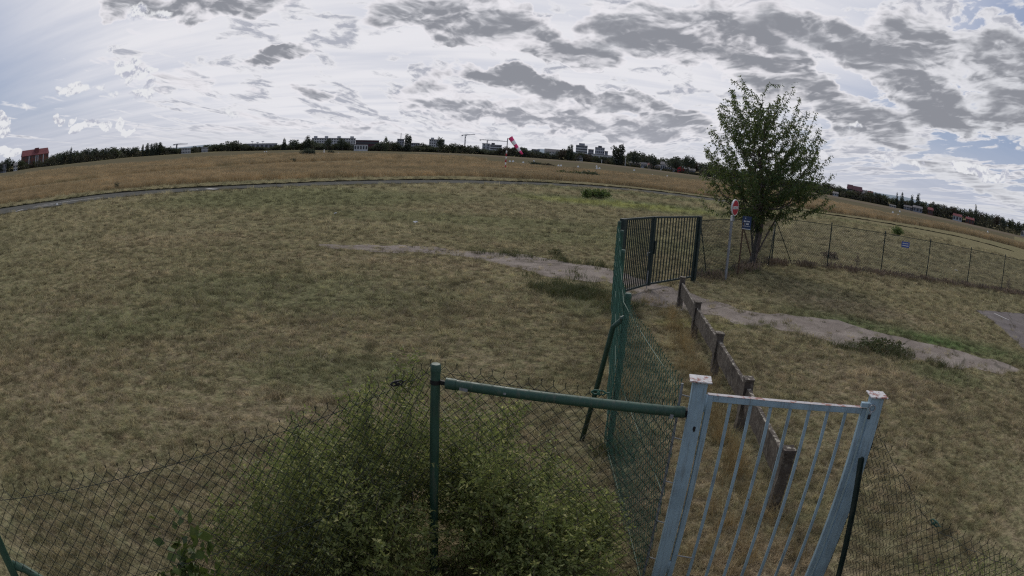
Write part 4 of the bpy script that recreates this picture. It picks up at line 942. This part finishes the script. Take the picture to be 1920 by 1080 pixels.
# ------------------------------------------------------------------ the tree by the fence
TX, TY = 8.66, 21.37
def big_tree():
    t = thing('fruit_tree', 'leafy broad crowned tree with several stems standing beside the far fence', 'tree', (TX, TY, 0))
    r = np.random.default_rng(77); az = math.atan2(TX, TY); rx = np.array([math.cos(az), -math.sin(az), 0]); ry = np.array([math.sin(az), math.cos(az), 0])
    Z = [1.0, 1.5, 2.2, 3.1, 4.2, 5.5, 6.2, 6.7]; Lf = [.35, .7, 1.85, 2.25, 2.25, 2.05, 1.75, 1.2]; Rt = [.5, .75, 2.0, 3.1, 2.75, 2.25, 1.8, 1.2]
    def env(u, v, z):
        if z < Z[0] or z > Z[-1]: return False
        a = np.interp(z, Z, Rt if u > 0 else Lf); b = .85 * (np.interp(z, Z, Rt) + np.interp(z, Z, Lf)) / 2; return (u / a) ** 2 + (v / b) ** 2 < 1
    tg = []; ns = 0
    while ns < 350:
        u, v, z = r.uniform(-3.1, 3.1), r.uniform(-2.5, 2.5), r.uniform(1.15, 6.85)
        if not env(u, v, z): continue
        q = np.array([u, v, z]); rad_ = math.hypot(u, v) + 1e-3; up_ = np.interp(z, [1.2, 2.4, 3.6, 5.0], [-.25, .25, .9, 1.6]); dr = np.array([u / rad_, v / rad_, up_]) + r.normal(size=3) * .22; dr /= np.linalg.norm(dr)
        ln = r.uniform(.7, 1.5); m = int(ln / .24)
        for k in range(m + 1):
            pt = q - dr * ln * (1 - k / m) + np.array([0, 0, -.10 * math.sin(math.pi * k / m)])
            if pt[2] > 1.1: tg.append(tuple(pt))
        ns += 1
    tg += [(-2.05, 0, 2.55), (-2.2, -.1, 2.35), (-1.9, .1, 1.9), (-1.85, .2, 4.7), (2.9, 0, 2.7), (2.7, .2, 2.5), (-1.2, .1, 6.75), (-.9, .1, 6.85), (1.1, 0, 6.8), (.6, .1, 6.85), (.1, 0, 6.8), (1.35, -.1, 6.4), (-1.5, 0, 6.0), (-2.1, .1, 3.3)]
    # stems
    nodes = []; par = []
    def chain_(pts, p0=-1):
        prev = p0
        for q in pts: nodes.append(np.array(q, float)); par.append(prev); prev = len(nodes) - 1
        return prev
    root = chain_([(0, 0, 0), (.0, 0, .25)])
    for pts in ([(-.05, 0, .6), (-.12, .02, 1.0), (-.22, .0, 1.5), (-.5, 0, 2.1), (-.75, 0, 2.9), (-.95, .1, 3.8), (-1.05, .1, 4.8)], [(.06, 0, .6), (.12, .05, 1.1), (.16, .1, 1.7), (.12, .1, 2.4), (.05, .1, 3.3), (0, .2, 4.3), (.05, .1, 5.3)],
                [(.16, -.05, .55), (.34, -.08, 1.0), (.55, -.1, 1.5), (.85, -.1, 2.1), (1.1, -.1, 2.8), (1.2, -.1, 3.7), (1.1, 0, 4.6)], [(.05, .15, .6), (.1, .4, 1.2), (.25, .8, 2.0), (.35, 1.0, 3.0), (.3, 1.0, 4.0)], [(-.05, -.2, .7), (-.1, -.5, 1.4), (-.1, -.9, 2.2), (.1, -1.0, 3.2), (.2, -.9, 4.2)]): chain_(pts, root)
    tg.sort(key=lambda q: math.hypot(q[0], q[1]) * .8 + abs(q[2] - 2.2) * .9)
    tips = []
    for q in tg:
        q = np.array(q); A = np.array(nodes); dv = q - A; dist = np.linalg.norm(dv, axis=1); pen = dist + np.where(dv[:, 2] < -.05, 1.2, 0) + np.where(A[:, 2] < .9, 2, 0) + np.maximum(0, (np.linalg.norm(A[:, :2], axis=1) - np.linalg.norm(q[:2]))) * .8
        i = int(np.argmin(pen)); L_ = dist[i]; n = max(1, int(L_ / .28)); prev = i; p0 = A[i]
        for k in range(1, n + 1):
            f = k / n; pt = p0 + (q - p0) * f + np.array([0, 0, -.18 * L_ * math.sin(math.pi * f) * .6]) + (r.normal(size=3) * .03 if k < n else 0); nodes.append(pt); par.append(prev); prev = len(nodes) - 1
        tips.append((prev, (q - p0) / (L_ + 1e-6)))
    cnt = np.zeros(len(nodes)); ischild = set(par)
    for i in range(len(nodes) - 1, -1, -1):
        if i not in ischild: cnt[i] += 1
        if par[i] >= 0: cnt[par[i]] += cnt[i]
    rad = .0072 * cnt ** .48
    W3 = lambda q: Vector((TX, TY, 0)) + Vector(tuple(rx * q[0] + ry * q[1])) + Vector((0, 0, q[2]))
    tr_ = MB(); bm_ = MB()
    for i in range(1, len(nodes)):
        a, b = nodes[par[i]], nodes[i]
        (tr_ if rad[i] > .030 else bm_).tube([W3(a), W3(b)], [max(rad[i], min(rad[par[i]], rad[i] * 1.35)) * 1.03, rad[i]], 9 if rad[i] > .03 else 4, False)
    add(t, tr_.build('trunk', 'bark', None, True)); add(t, bm_.build('branch', 'bark', None, True))
    P = []; Dd = []
    for i in range(len(nodes)):
        if cnt[i] <= 4 and nodes[i][2] > .95:
            a = nodes[par[i]]; b = nodes[i]; tipb = i not in ischild; k = 28 if tipb else 19
            for j in range(k):
                p = a + (b - a) * r.uniform() + (r.normal(size=3) * .045); d_ = (b - a) / (np.linalg.norm(b - a) + 1e-6) * .6 + r.normal(size=3) * .6; 
                if tipb: p = p + (b - a) * .5 * r.uniform()
                P.append(rx * p[0] + ry * p[1] + np.array([TX, TY, p[2]])); Dd.append(rx * d_[0] + ry * d_[1] + np.array([0, 0, d_[2]]))
    P = np.array(P); Dd = np.array(Dd); n = len(P); Ls = r.uniform(.08, .14, n); V, Q = leaf_cloud(P, Dd, Ls, Ls * .38, droop=1.0, rgn=r)
    add(t, npmesh('crown', V, Q, 'cherry_leaf')); print('tree leaves', n)
big_tree()

# ------------------------------------------------------------------ far trees
def crown_mesh(kind, n, seed):
    r = np.random.default_rng(seed); P = []; lob = []
    if kind == 'round': lob = [(r.uniform(-.28, .28), r.uniform(-.28, .28), r.uniform(.35, .75), r.uniform(.18, .30)) for _ in range(9)]
    if kind == 'broad': lob = [(r.uniform(-.42, .42), r.uniform(-.3, .3), r.uniform(.35, .70), r.uniform(.16, .28)) for _ in range(12)]
    if kind == 'poplar': lob = [(r.uniform(-.07, .07), r.uniform(-.07, .07), z, .13 * math.sin(math.pi * min(1, (z + .04) * .93)) ** .35 + .05) for z in np.linspace(.10, .90, 11)]
    if kind == 'conifer': lob = [(r.uniform(-.04, .04), r.uniform(-.04, .04), z, .24 * (1.02 - z) ** .8 + .05) for z in np.linspace(.12, .92, 12)]
    if kind == 'bush': lob = [(r.uniform(-.45, .45), r.uniform(-.3, .3), r.uniform(.15, .62), r.uniform(.2, .34)) for _ in range(9)]
    w8 = np.array([l[3] ** 2 for l in lob]); w8 /= w8.sum()
    for i in range(n):
        l = lob[r.choice(len(lob), p=w8)]; u = r.normal(size=3); u /= np.linalg.norm(u); q = r.uniform(.55, 1.08); zz = l[2] + u[2] * l[3] * q * (.6 if kind == 'conifer' else 1)
        P.append((l[0] + u[0] * l[3] * q, l[1] + u[1] * l[3] * q, max(.02, zz)))
    P = np.array(P); P[:, 2] *= 1.0 / np.percentile(P[:, 2], 99.5); n = len(P); s_ = r.uniform(.035, .075, n) * (.8 if kind in ('poplar', 'conifer') else 1.1)
    V, Q = leaf_cloud(P, r.normal(size=(n, 3)), s_ * 1.4, s_ * 1.3, rgn=r); return V, Q
def trunk_mesh(kind):
    mb = MB(); mb.tube([(0, 0, 0), (.01, 0, .3), (0, .01, .62)], [.028, .022, .006], 5)
    if kind in ('round', 'broad'):
        for a in range(4): mb.tube([(0, 0, .25 + .05 * a), (.22 * math.cos(a * 1.7), .22 * math.sin(a * 1.7), .6)], [.014, .004], 4)
    return mb
PROTO = {}
for kind, nv, nf in (('round', 4, 620), ('broad', 4, 760), ('poplar', 3, 900), ('conifer', 3, 900), ('bush', 3, 420)):
    tm = bpy.data.meshes.new(kind + '_trunk'); mb = trunk_mesh(kind); tm.from_pydata([tuple(v) for v in mb.v], [], mb.f); tm.materials.append(M['bark'])
    for mname in ('tree_dark', 'tree_mid', 'tree_light', 'tree_brown'):
        L = []
        for k in range(nv):
            if mname == 'tree_dark':
                V, Q = crown_mesh(kind, nf, 100 + k); o = npmesh(kind + '_crown', V, Q, mname, link=False); me = o.data; bpy.data.objects.remove(o)
            else: me = PROTO[(kind, 'tree_dark')][k][0].copy(); me.materials[0] = M[mname]
            L.append((me, tm))
        PROTO[(kind, mname)] = L
def far_tree(name, kind, mname, x, ytop, wpx, label, back=0.0, group=None, yb=None):
    p = at(x, (ybase(x) if yb is None else yb) + .4); d = math.hypot(p.x, p.y) + back; q = far(x, ytop, d); hh = max(1.5, q.z); wd = wpx / 1192 * d
    t = thing(name, label, 'tree' if kind != 'bush' else 'bush', (q.x, q.y, 0), random.uniform(0, 6.28), group)
    me, tm = random.choice(PROTO[(kind, mname)]); ext = {'round': .95, 'broad': 1.2, 'poplar': .42, 'conifer': .55, 'bush': 1.3}[kind]
    t.scale = (wd / ext, wd / ext, hh)
    for nm, mm in (('crown', me), ('trunk', tm)): c = bpy.data.objects.new(nm, mm); COL.objects.link(c); c.parent = t
    return t
PROFILE = [(-40, 308), (0, 303), (15, 297), (30, 300), (45, 303), (92, 291), (110, 288), (130, 284), (150, 284), (170, 280), (200, 277.5), (230, 278), (255, 276), (300, 274), (330, 277), (345, 280), (365, 276), (395, 272), (412, 270), (450, 268), (460, 272), (480, 275), (500, 276), (520, 271), (545, 268), (560, 267), (575, 262), (598, 271), (622, 270),
           (645, 266), (665, 273), (690, 274), (712, 268), (725, 263), (742, 267), (760, 274), (780, 275), (795, 267), (812, 275), (835, 271), (850, 268), (868, 272), (890, 274), (905, 281), (930, 281), (950, 276), (985, 279), (1010, 284), (1035, 288), (1053, 281), (1075, 283), (1100, 291), (1120, 293), (1140, 296), (1150, 302), (1172, 288), (1190, 285), (1205, 288), (1233, 297),
           (1250, 297), (1270, 297), (1290, 295), (1305, 303), (1330, 309), (1425, 326), (1500, 338), (1560, 345), (1600, 357), (1640, 361), (1700, 377), (1745, 381), (1760, 382), (1790, 388), (1830, 396), (1860, 403), (1890, 411), (1925, 419), (1960, 428)]
def prof(x): return float(np.interp(x, [p[0] for p in PROFILE], [p[1] for p in PROFILE]))
RG = random.Random(9)
ZONES = [(-50, 45, 'dark tree at the far left edge of the field beside the red roofed block', 'trees left of the red roofed block'), (92, 262, 'tree of the continuous wood right of the red roofed block', 'trees of the wood on the left'),
         (300, 420, 'tree of the treeline between the poplar row and the large round tree', 'trees left of the round tree'), (420, 585, 'tree of the treeline left of the long white slab block', 'trees left of the slab block'),
         (585, 760, 'tree in front of the slab block and the long dark red roofed hall', 'trees before the slab block'), (760, 960, 'tree of the treeline under the two cranes', 'trees under the cranes'),
         (960, 1150, 'tree of the treeline between the windsock and the big poplar', 'trees right of the windsock'), (1165, 1330, 'tree behind the row of low sheds', 'trees behind the sheds'),
         (1330, 1560, 'tree of the treeline half hidden behind the big leafy tree', 'trees behind the leafy tree'), (1560, 1770, 'tree of the treeline on the right below the hillside town', 'trees below the hillside town'), (1770, 1965, 'tree of the dense wood at the far right', 'trees of the wood at far right')]
CNT = {}
for x0, x1, lab, grp in ZONES:
    x = x0
    while x < x1:
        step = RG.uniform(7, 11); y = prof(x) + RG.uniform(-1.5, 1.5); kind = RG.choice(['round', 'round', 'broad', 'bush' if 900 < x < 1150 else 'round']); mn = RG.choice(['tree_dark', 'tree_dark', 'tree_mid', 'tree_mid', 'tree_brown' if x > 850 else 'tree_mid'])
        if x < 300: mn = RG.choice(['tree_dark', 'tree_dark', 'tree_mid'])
        if 1200 < x < 1310: kind = 'broad'
        lmk = landmark(x); CNT[lmk] = CNT.get(lmk, -1) + 1
        lab = '%s tree right of the %s, %s and %s' % (ORD[CNT[lmk]], lmk, {'tree_dark': 'dark', 'tree_mid': 'mid green', 'tree_brown': 'brownish'}[mn], {'round': 'round', 'broad': 'broad', 'bush': 'low'}[kind])
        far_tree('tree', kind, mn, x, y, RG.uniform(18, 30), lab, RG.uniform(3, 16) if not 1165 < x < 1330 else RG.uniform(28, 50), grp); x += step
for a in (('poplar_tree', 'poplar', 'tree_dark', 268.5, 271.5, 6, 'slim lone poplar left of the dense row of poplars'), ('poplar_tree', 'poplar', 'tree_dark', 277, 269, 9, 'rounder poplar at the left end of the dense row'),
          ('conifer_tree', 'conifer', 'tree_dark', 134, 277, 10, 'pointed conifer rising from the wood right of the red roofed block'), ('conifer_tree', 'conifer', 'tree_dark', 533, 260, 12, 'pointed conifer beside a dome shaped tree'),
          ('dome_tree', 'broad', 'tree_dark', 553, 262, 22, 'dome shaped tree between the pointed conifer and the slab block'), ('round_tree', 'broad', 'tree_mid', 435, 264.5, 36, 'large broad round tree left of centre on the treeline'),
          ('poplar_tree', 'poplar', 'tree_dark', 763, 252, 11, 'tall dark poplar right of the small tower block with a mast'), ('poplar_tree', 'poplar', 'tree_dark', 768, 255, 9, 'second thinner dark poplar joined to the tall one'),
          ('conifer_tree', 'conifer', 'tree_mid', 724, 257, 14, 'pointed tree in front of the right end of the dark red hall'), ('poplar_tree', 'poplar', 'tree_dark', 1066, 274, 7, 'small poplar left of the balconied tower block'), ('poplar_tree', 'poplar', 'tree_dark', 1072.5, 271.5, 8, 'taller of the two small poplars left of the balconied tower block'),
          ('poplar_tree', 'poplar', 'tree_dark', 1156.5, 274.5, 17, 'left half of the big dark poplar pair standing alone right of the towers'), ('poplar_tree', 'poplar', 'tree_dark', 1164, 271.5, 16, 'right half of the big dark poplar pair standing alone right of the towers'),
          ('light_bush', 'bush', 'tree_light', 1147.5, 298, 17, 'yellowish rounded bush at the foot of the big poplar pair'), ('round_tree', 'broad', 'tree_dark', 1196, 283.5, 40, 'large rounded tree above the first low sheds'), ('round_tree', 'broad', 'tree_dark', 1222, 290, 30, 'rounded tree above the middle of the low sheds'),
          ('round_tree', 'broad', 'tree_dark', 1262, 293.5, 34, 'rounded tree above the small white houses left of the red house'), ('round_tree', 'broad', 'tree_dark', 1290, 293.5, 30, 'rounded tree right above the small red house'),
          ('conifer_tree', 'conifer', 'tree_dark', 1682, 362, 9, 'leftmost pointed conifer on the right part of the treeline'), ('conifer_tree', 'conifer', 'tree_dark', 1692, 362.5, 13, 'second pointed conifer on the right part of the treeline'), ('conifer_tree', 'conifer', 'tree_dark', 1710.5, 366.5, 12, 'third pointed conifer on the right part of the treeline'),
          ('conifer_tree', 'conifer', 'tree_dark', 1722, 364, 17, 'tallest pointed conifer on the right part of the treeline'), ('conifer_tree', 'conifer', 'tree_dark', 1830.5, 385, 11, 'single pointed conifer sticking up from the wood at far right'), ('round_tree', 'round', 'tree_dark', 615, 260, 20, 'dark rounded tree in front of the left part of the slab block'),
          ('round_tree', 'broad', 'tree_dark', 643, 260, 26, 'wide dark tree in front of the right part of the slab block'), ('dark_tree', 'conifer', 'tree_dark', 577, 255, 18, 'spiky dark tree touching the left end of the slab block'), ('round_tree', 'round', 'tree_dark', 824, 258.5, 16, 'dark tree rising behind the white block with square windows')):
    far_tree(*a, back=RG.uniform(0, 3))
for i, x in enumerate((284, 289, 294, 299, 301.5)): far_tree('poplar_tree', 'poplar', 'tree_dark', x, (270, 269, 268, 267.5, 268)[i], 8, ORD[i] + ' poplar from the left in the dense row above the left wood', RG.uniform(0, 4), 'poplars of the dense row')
# scrub at the foot of the treeline
P = []
OPEN = [(20, 38), (336, 362), (374, 394), (660, 692), (1172, 1312), (1558, 1576), (1664, 1684), (1690, 1732), (1783, 1830)]
for i in range(60000):
    x = RG.uniform(-50, 1965); p = at(x, ybase(x) + .3); d = math.hypot(p.x, p.y) + RG.uniform(-1, 7); k = d / math.hypot(p.x, p.y); P.append((p.x * k, p.y * k, RG.uniform(0, 1) ** 1.15 * d * (3.2 if any(q0 < x < q1 for q0, q1 in OPEN) else max(4.0, (ybase(x) - prof(x)) * (.62 + .12 * math.sin(x * .21) + .10 * math.sin(x * .53)))) / 1192))
P = np.array(P); V, Q = leaf_cloud(P, rg.normal(size=(len(P), 3)), rg.uniform(.5, 1.1, len(P)), rg.uniform(.4, .9, len(P)))
tag(npmesh('undergrowth', V, Q, mat('scrub_leaf', leafm((.044, .045, .036), (.062, .066, .046), (.066, .050, .042), .2), .9)), 'dark scrub along the foot of the whole treeline', 'undergrowth', kind='stuff')

# ------------------------------------------------------------------ far buildings
def winmesh(wd, hh):
    me = bpy.data.meshes.new('window'); mb = MB(); mb.box((0, 0, 0), (wd, .12, hh)); me.from_pydata([tuple(v) for v in mb.v], [], mb.f); me.materials.append(M['glass']); return me
def building(name, label, x0, x1, ytop, wallm, floors, cols, back=25, roof='flat', roofm='roof_grey', depth=12, group=None, yb=None, band=False, ww=.55, cat='building', tilt=0.0, ytop2=None):
    xm = (x0 + x1) / 2; d = math.hypot(*at(xm, (ybase(xm) if yb is None else yb) + .4).xy) + back
    a = far(x0, ytop, d); b = far(x1, ytop, d); hh = far(xm, ytop, d).z; mid = (a + b) / 2; wid = math.hypot(b.x - a.x, b.y - a.y); rz = math.atan2(b.y - a.y, b.x - a.x) + tilt
    t = thing(name, label, cat, (mid.x, mid.y, 0), rz, group); rh = {'flat': 0, 'gable': .32, 'hip': .3, 'gablefront': .42}[roof] * (hh if roof != 'flat' else 0); wh = hh - rh
    MB().box((0, depth / 2, wh / 2), (wid, depth, wh)).build('wall', wallm, t)
    if roof == 'flat': MB().box((0, depth / 2, wh + .15), (wid + .3, depth + .3, .3)).build('roof', roofm, t)
    elif roof == 'gablefront': V = [(-wid / 2 - .3, -.3, wh), (wid / 2 + .3, -.3, wh), (0, -.3, hh), (-wid / 2 - .3, depth, wh), (wid / 2 + .3, depth, wh), (0, depth, hh)]; mk('roof', V, [(0, 1, 2), (3, 5, 4), (0, 2, 5, 3), (1, 4, 5, 2), (0, 3, 4, 1)], roofm, t)
    else:
        k = .25 * wid if roof == 'hip' else 0; V = [(-wid / 2 - .3, -.4, wh), (wid / 2 + .3, -.4, wh), (wid / 2 + .3, depth + .4, wh), (-wid / 2 - .3, depth + .4, wh), (-wid / 2 + k, depth / 2, hh), (wid / 2 - k, depth / 2, hh)]; mk('roof', V, [(0, 1, 5, 4), (2, 3, 4, 5), (1, 2, 5), (3, 0, 4), (0, 3, 2, 1)], roofm, t)
    if floors and cols:
        fh = wh / floors
        if band:
            for f in range(floors): MB().box((0, -.04, fh * (f + .55)), (wid * .96, .12, fh * .42)).build('window', 'glass', t)
        else:
            me = winmesh(wid / cols * ww, fh * .5)
            for f in range(floors):
                for c in range(cols):
                    o = bpy.data.objects.new('window', me); COL.objects.link(o); o.parent = t; o.location = (-wid / 2 + wid * (c + .5) / cols, -.04, fh * (f + .55))
    return t, wid, hh, d
t, wd_, hh_, _ = building('apartment_block', 'red brick block with a steep dark red roof at the far left', 43, 92, 279, 'brick', 3, 8, 12, 'gable', 'roof_red', 12, ww=.35, tilt=.10)
MB().box((wd_ * .06, 4.6, hh_ * .84), (wd_ * .14, 6, hh_ * .42)).build('stair_tower', 'roof_red', t)
for k, u in enumerate((-.24, .02, .10, .30)): MB().box((wd_ * u, -.2, hh_ * .33), (wd_ * .03, .3, hh_ * .64)).build('pilaster', 'bw', t)
building('house', 'grey rendered house among the trees at the far left edge', 0, 12, 309, 'bg', 2, 3, 2); building('house', 'small pale house between trees left of the red roofed block', 26, 33, 305, 'bw', 2, 2, -5, 'gable')
building('house', 'white flat roofed house right of the small crane on the left', 340, 358, 278, 'bw', 2, 6, -5); building('house', 'second white flat roofed house further right of the small crane', 378, 390, 276.5, 'bw', 2, 5, -5)
building('warehouse', 'long low pale roofed hall behind the trees left of the slab block', 455, 520, 269.5, 'bg', 1, 8, 40, roofm='bw')
t, wd_, hh_, _ = building('slab_block', 'long white eight storey slab block with roof boxes', 585, 667, 259.5, 'bw', 5, 18, 60)
for u in (-.42, -.17, .12, .42): MB().box((wd_ * u, 5, hh_ + .8), (wd_ * .08, 5, 1.9)).build('roof_box', 'bw', t)
building('hall', 'long hall with a dark plum roof above a white wall', 667, 711, 263.5, 'roof_plum', 2, 10, 40, 'flat', 'bd', band=True); building('wall_block', 'low white wall below the plum roofed hall', 664, 690, 271.5, 'bw', 1, 5, -4)
t, wd_, hh_, _ = building('tower_block', 'small grey tower block with a mast on its roof', 745, 758, 261, 'bg', 5, 3, 60); MB().tube([(0, 4, hh_), (0, 4, hh_ + 4.6)], .22, 5).build('mast', 'crane', t)
building('house', 'white house just right of the dark poplars', 758, 768, 272.5, 'bw', 2, 2, 14); building('apartment_block', 'low grey white block right of the dark poplars', 768, 787, 268.5, 'bg', 3, 5, 40)
t, wd_, hh_, _ = building('apartment_block', 'white block with stepped roof left of the first crane', 805, 834, 262, 'bw', 5, 7, 45); MB().box((-wd_ * .3, 5, hh_ + .6), (wd_ * .2, 5, 1.8)).build('roof_box', 'bw', t)
building('apartment_block', 'lower white block with square dark windows in front of the stepped one', 816, 833, 268.5, 'bw', 3, 3, 22, ww=.4)
building('apartment_block', 'white end wall block left of the dark banded offices', 904.5, 919, 269.5, 'bw', 4, 2, 24, ww=.3); t, wd_, hh_, _ = building('office_block', 'dark office block with white horizontal bands behind the windsock', 919, 941, 272, 'bw', 4, 1, 24, band=True); MB().box((-wd_ * .25, 5, hh_ + .7), (wd_ * .3, 4, 1.5)).build('roof_box', 'bd', t)
building('apartment_block', 'small white block seen between bushes right of the windsock', 975, 988, 278, 'bw', 2, 4, 40); building('apartment_block', 'low white houses right of the windsock below the hills', 997, 1012, 280.5, 'bg', 2, 5, 60); building('school_block', 'long white two storey block under a sloping grey roof', 1021, 1053, 279.5, 'bw', 2, 12, 40, 'gable', 'roof_grey', yb=294)
t, wd_, hh_, _ = building('tower_block', 'balconied white tower block with banded floors', 1080, 1102, 273, 'bw', 6, 1, 60, band=True); MB().box((0, 5, hh_ + .9), (wd_ * .5, 5, 2.0)).build('roof_box', 'bg', t)
building('house', 'white gabled house below the balconied tower block', 1082, 1093, 291, 'bw', 1, 2, 4, 'gablefront'); building('apartment_block', 'small grey block between the two towers', 1103, 1113.5, 280.5, 'bg', 4, 3, 60)
t, wd_, hh_, _ = building('tower_block', 'broad white tower block with a dark roof edge', 1116, 1134, 277, 'bw', 5, 5, 60, roofm='bd'); MB().box((0, 5, hh_ + .8), (wd_ * .4, 5, 1.4)).build('roof_box', 'bd', t)
building('apartment_block', 'narrow grey block stuck to the right of the broad white tower', 1134, 1140, 284, 'bg', 4, 2, 60); building('apartment_block', 'low white buildings at the foot of the broad tower', 1108, 1150, 290.5, 'bw', 1, 8, 50)
for i, (x0, x1, yt, wm, rm_, lab) in enumerate(((1180, 1201, 303, 'bb', 'roof_grey', 'grey roofed shed at the left end of the low sheds'), (1202, 1214, 304.5, 'bw', 'roof_grey', 'second low shed with pale walls'), (1215, 1227, 306, 'bb', 'roof_red', 'low shed with a brownish roof in the middle of the row'), (1228, 1240, 308.5, 'bb', 'roof_grey', 'low beige shed right of the brown roofed one'),
        (1239, 1250, 303, 'bw', 'roof_grey', 'taller white house behind the low sheds'), (1249, 1262, 309.5, 'bw', 'roof_grey', 'pale shed left of the red house'), (1262, 1270, 315, 'bw', 'roof_grey', 'tiny white shed touching the red house'), (1282, 1293, 313, 'bb', 'roof_grey', 'beige house right of the red house'), (1292, 1304, 316, 'bw', 'roof_grey', 'white gabled shed at the right end of the row'))):
    building('shed' if 'shed' in lab else 'house', lab, x0, x1, yt, wm, 1, 3, RG.uniform(2, 9), 'gable' if i % 3 else 'hip', rm_, 7)
building('house', 'small red gabled house with white windows beside the sheds', 1271, 1283, 311, 'red', 2, 2, 3, 'gablefront', 'red', 8)
for k, (x0, x1, yt, wm, fl, rm_, lab) in enumerate(((1562, 1572, 359.5, 'bw', 1, 'roof_grey', 'pale low house just right of the leafy tree'), (1589, 1600, 346, 'brick_dark', 4, 'roof_plum', 'dark brick tower house at the top of the hillside town'), (1600, 1617, 349.5, 'brick_dark', 3, 'roof_plum', 'long dark brick building at the top of the hillside town'), (1596, 1604, 352, 'bw', 2, 'roof_grey', 'white house below the dark tower house'), (1606, 1616, 353.5, 'bb', 2, 'roof_grey', 'beige house in the middle of the hillside town'),
        (1617, 1626, 356.5, 'bw', 2, 'roof_grey', 'white house at the right of the hillside town'), (1627, 1637, 358, 'bg', 2, 'roof_red', 'grey house with red roof ending the hillside town'), (1668, 1680, 384, 'bw', 1, 'roof_grey', 'white bungalow below the pointed conifers'), (1695, 1710, 385, 'bg', 2, 'roof_grey', 'pale house with white posts between the conifers'), (1712, 1730, 386, 'bg', 1, 'roof_grey', 'low grey roofed house right of the tallest conifer'),
        (1740, 1750, 389, 'brick', 1, 'roof_red', 'small brown house half hidden in the trees on the right'), (1787, 1804, 401, 'bw', 1, 'roof_red', 'white bungalow with a red roof on the right'), (1811, 1827, 407.5, 'brick', 1, 'roof_red', 'low house with a wide red roof at the edge of the right wood'), (1914, 1922, 432, 'bw', 1, 'roof_grey', 'white shed at the right edge of the picture'))):
    building('house', lab, x0, x1, yt, wm, fl, 3, 20 if 1585 < x0 < 1640 else -6, 'gable', rm_, 8, yb=None)

# ------------------------------------------------------------------ cranes and poles
def crane(label, xm, ybot, ytop, xj0, yj0, xj1, yj1, back=60):
    d = math.hypot(*at(xm, ybase(xm) + .4).xy) + back; b = far(xm, ytop, d); t = thing('tower_crane', label, 'crane', (b.x, b.y, 0)); s_ = d / 1192
    mb = MB(); w_ = 1.0 * s_ * .7; z = 0; hh = b.z
    for a in (-1, 1):
        for c in (-1, 1): mb.beam((b.x + a * w_, b.y + c * w_, 0), (b.x + a * w_, b.y + c * w_, hh), .3)
    k = 0
    while z < hh - 2: mb.beam((b.x - w_, b.y - w_, z), (b.x + w_, b.y - w_, z + 2.2), .2) if k % 2 else mb.beam((b.x + w_, b.y - w_, z), (b.x - w_, b.y - w_, z + 2.2), .2); z += 2.2; k += 1
    add(t, mb.build('mast', 'crane', None))
    j0, j1 = far(xj0, yj0, d), far(xj1, yj1, d); mb = MB(); up_ = Vector((0, 0, 1.1 * s_)); mb.beam(j0, j1, .28); mb.beam(b + up_ * 1.6, j1, .16); mb.beam(b + up_, j0.lerp(b, .1), .16)
    n = 16
    for i in range(n): p, q = j0.lerp(j1, i / n), j0.lerp(j1, (i + 1) / n); mb.beam(p, p.lerp(q, .5) + up_ * .8, .14); mb.beam(p.lerp(q, .5) + up_ * .8, q, .14)
    add(t, mb.build('jib', 'crane', None)); add(t, MB().box(tuple(j0.lerp(b, .12) - up_ * .5), (2.6 * s_, 1.5, 1.9 * s_)).build('counterweight', 'crane', None)); add(t, MB().box(tuple(b - up_ * .6 + Vector((1.2 * s_, 0, 0))), (1.6 * s_, 1.4, 1.7 * s_)).build('cab', 'crane', None))
crane('tall tower crane with a level jib left of the windsock', 872.8, 275, 253.5, 866, 253.5, 891, 252.5); crane('lower tower crane with a long jib just left of the windsock', 914, 272, 262, 899, 262, 951, 265.5); crane('small distant tower crane above the wood on the left', 331.5, 277, 270.5, 326, 271, 352, 270)
for x, y, wl in ((473, 265.5, 'leftmost'), (483, 267, 'middle'), (493, 265, 'rightmost')):
    d = math.hypot(*at(x, ybase(x)).xy) + 30; p = far(x, y, d); t = thing('floodlight_mast', wl + ' of three thin floodlight masts above the pale roofed hall', 'lamp', (p.x, p.y, 0), 0, 'floodlight masts by the pale hall'); add(t, MB().tube([(p.x, p.y, 0), tuple(p)], .16, 5).build('pole', 'crane', None)); add(t, MB().box(tuple(p), (2.0, .4, .4)).build('lamp_head', 'crane', None))
for x, y0, y1, lab in ((1338, 311, 301, 'pale boundary post left of the leafy tree'), (1172, 300, 296, 'short white pole right of the big poplars'), (1128, 305, 299, 'short white pole below the broad tower block')):
    p = at(x, ybase(x) + .4); d = math.hypot(p.x, p.y); q = far(x, y1, d); o = MB().tube([(0, 0, 0), (0, 0, q.z)], .22, 6).build('pole', 'white'); o.location = (p.x, p.y, 0); tag(o, lab, 'pole')

# ------------------------------------------------------------------ hills on the horizon
V = []; F = []; n = 240
for i in range(n + 1):
    a = -1.1 + 2.2 * i / n; d = 6000; z = 12 + 10 * math.sin(a * 9 + 1) + 10 * math.sin(a * 23) + (34 if .02 < a < .55 else 0) * .5 + (22 if a > .55 else 0) + 4 * math.sin(a * 71)
    for k, zz in ((0, -20), (200, max(4, z)), (1500, -20)): V.append(((d + k) * math.sin(a), (d + k) * math.cos(a), zz))
    if i:
        o_ = 3 * i; F += [(o_ - 3, o_, o_ + 1, o_ - 2), (o_ - 2, o_ + 1, o_ + 2, o_ - 1)]
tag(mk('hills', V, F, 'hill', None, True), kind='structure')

# ------------------------------------------------------------------ unseen building that carries the camera, added and sized for its shade and bounce
bw_ = thing('building', 'unseen rendered building behind the camera, added to shade the nearest grass', 'building', (0, -.6, 0))
MB().box((0, -3.2, 1.7), (16, 6, 3.4)).build('wall', 'bw', bw_); MB().box((0, -3.25, 3.48), (16.6, 6.5, .16)).build('roof', 'roof_grey', bw_)
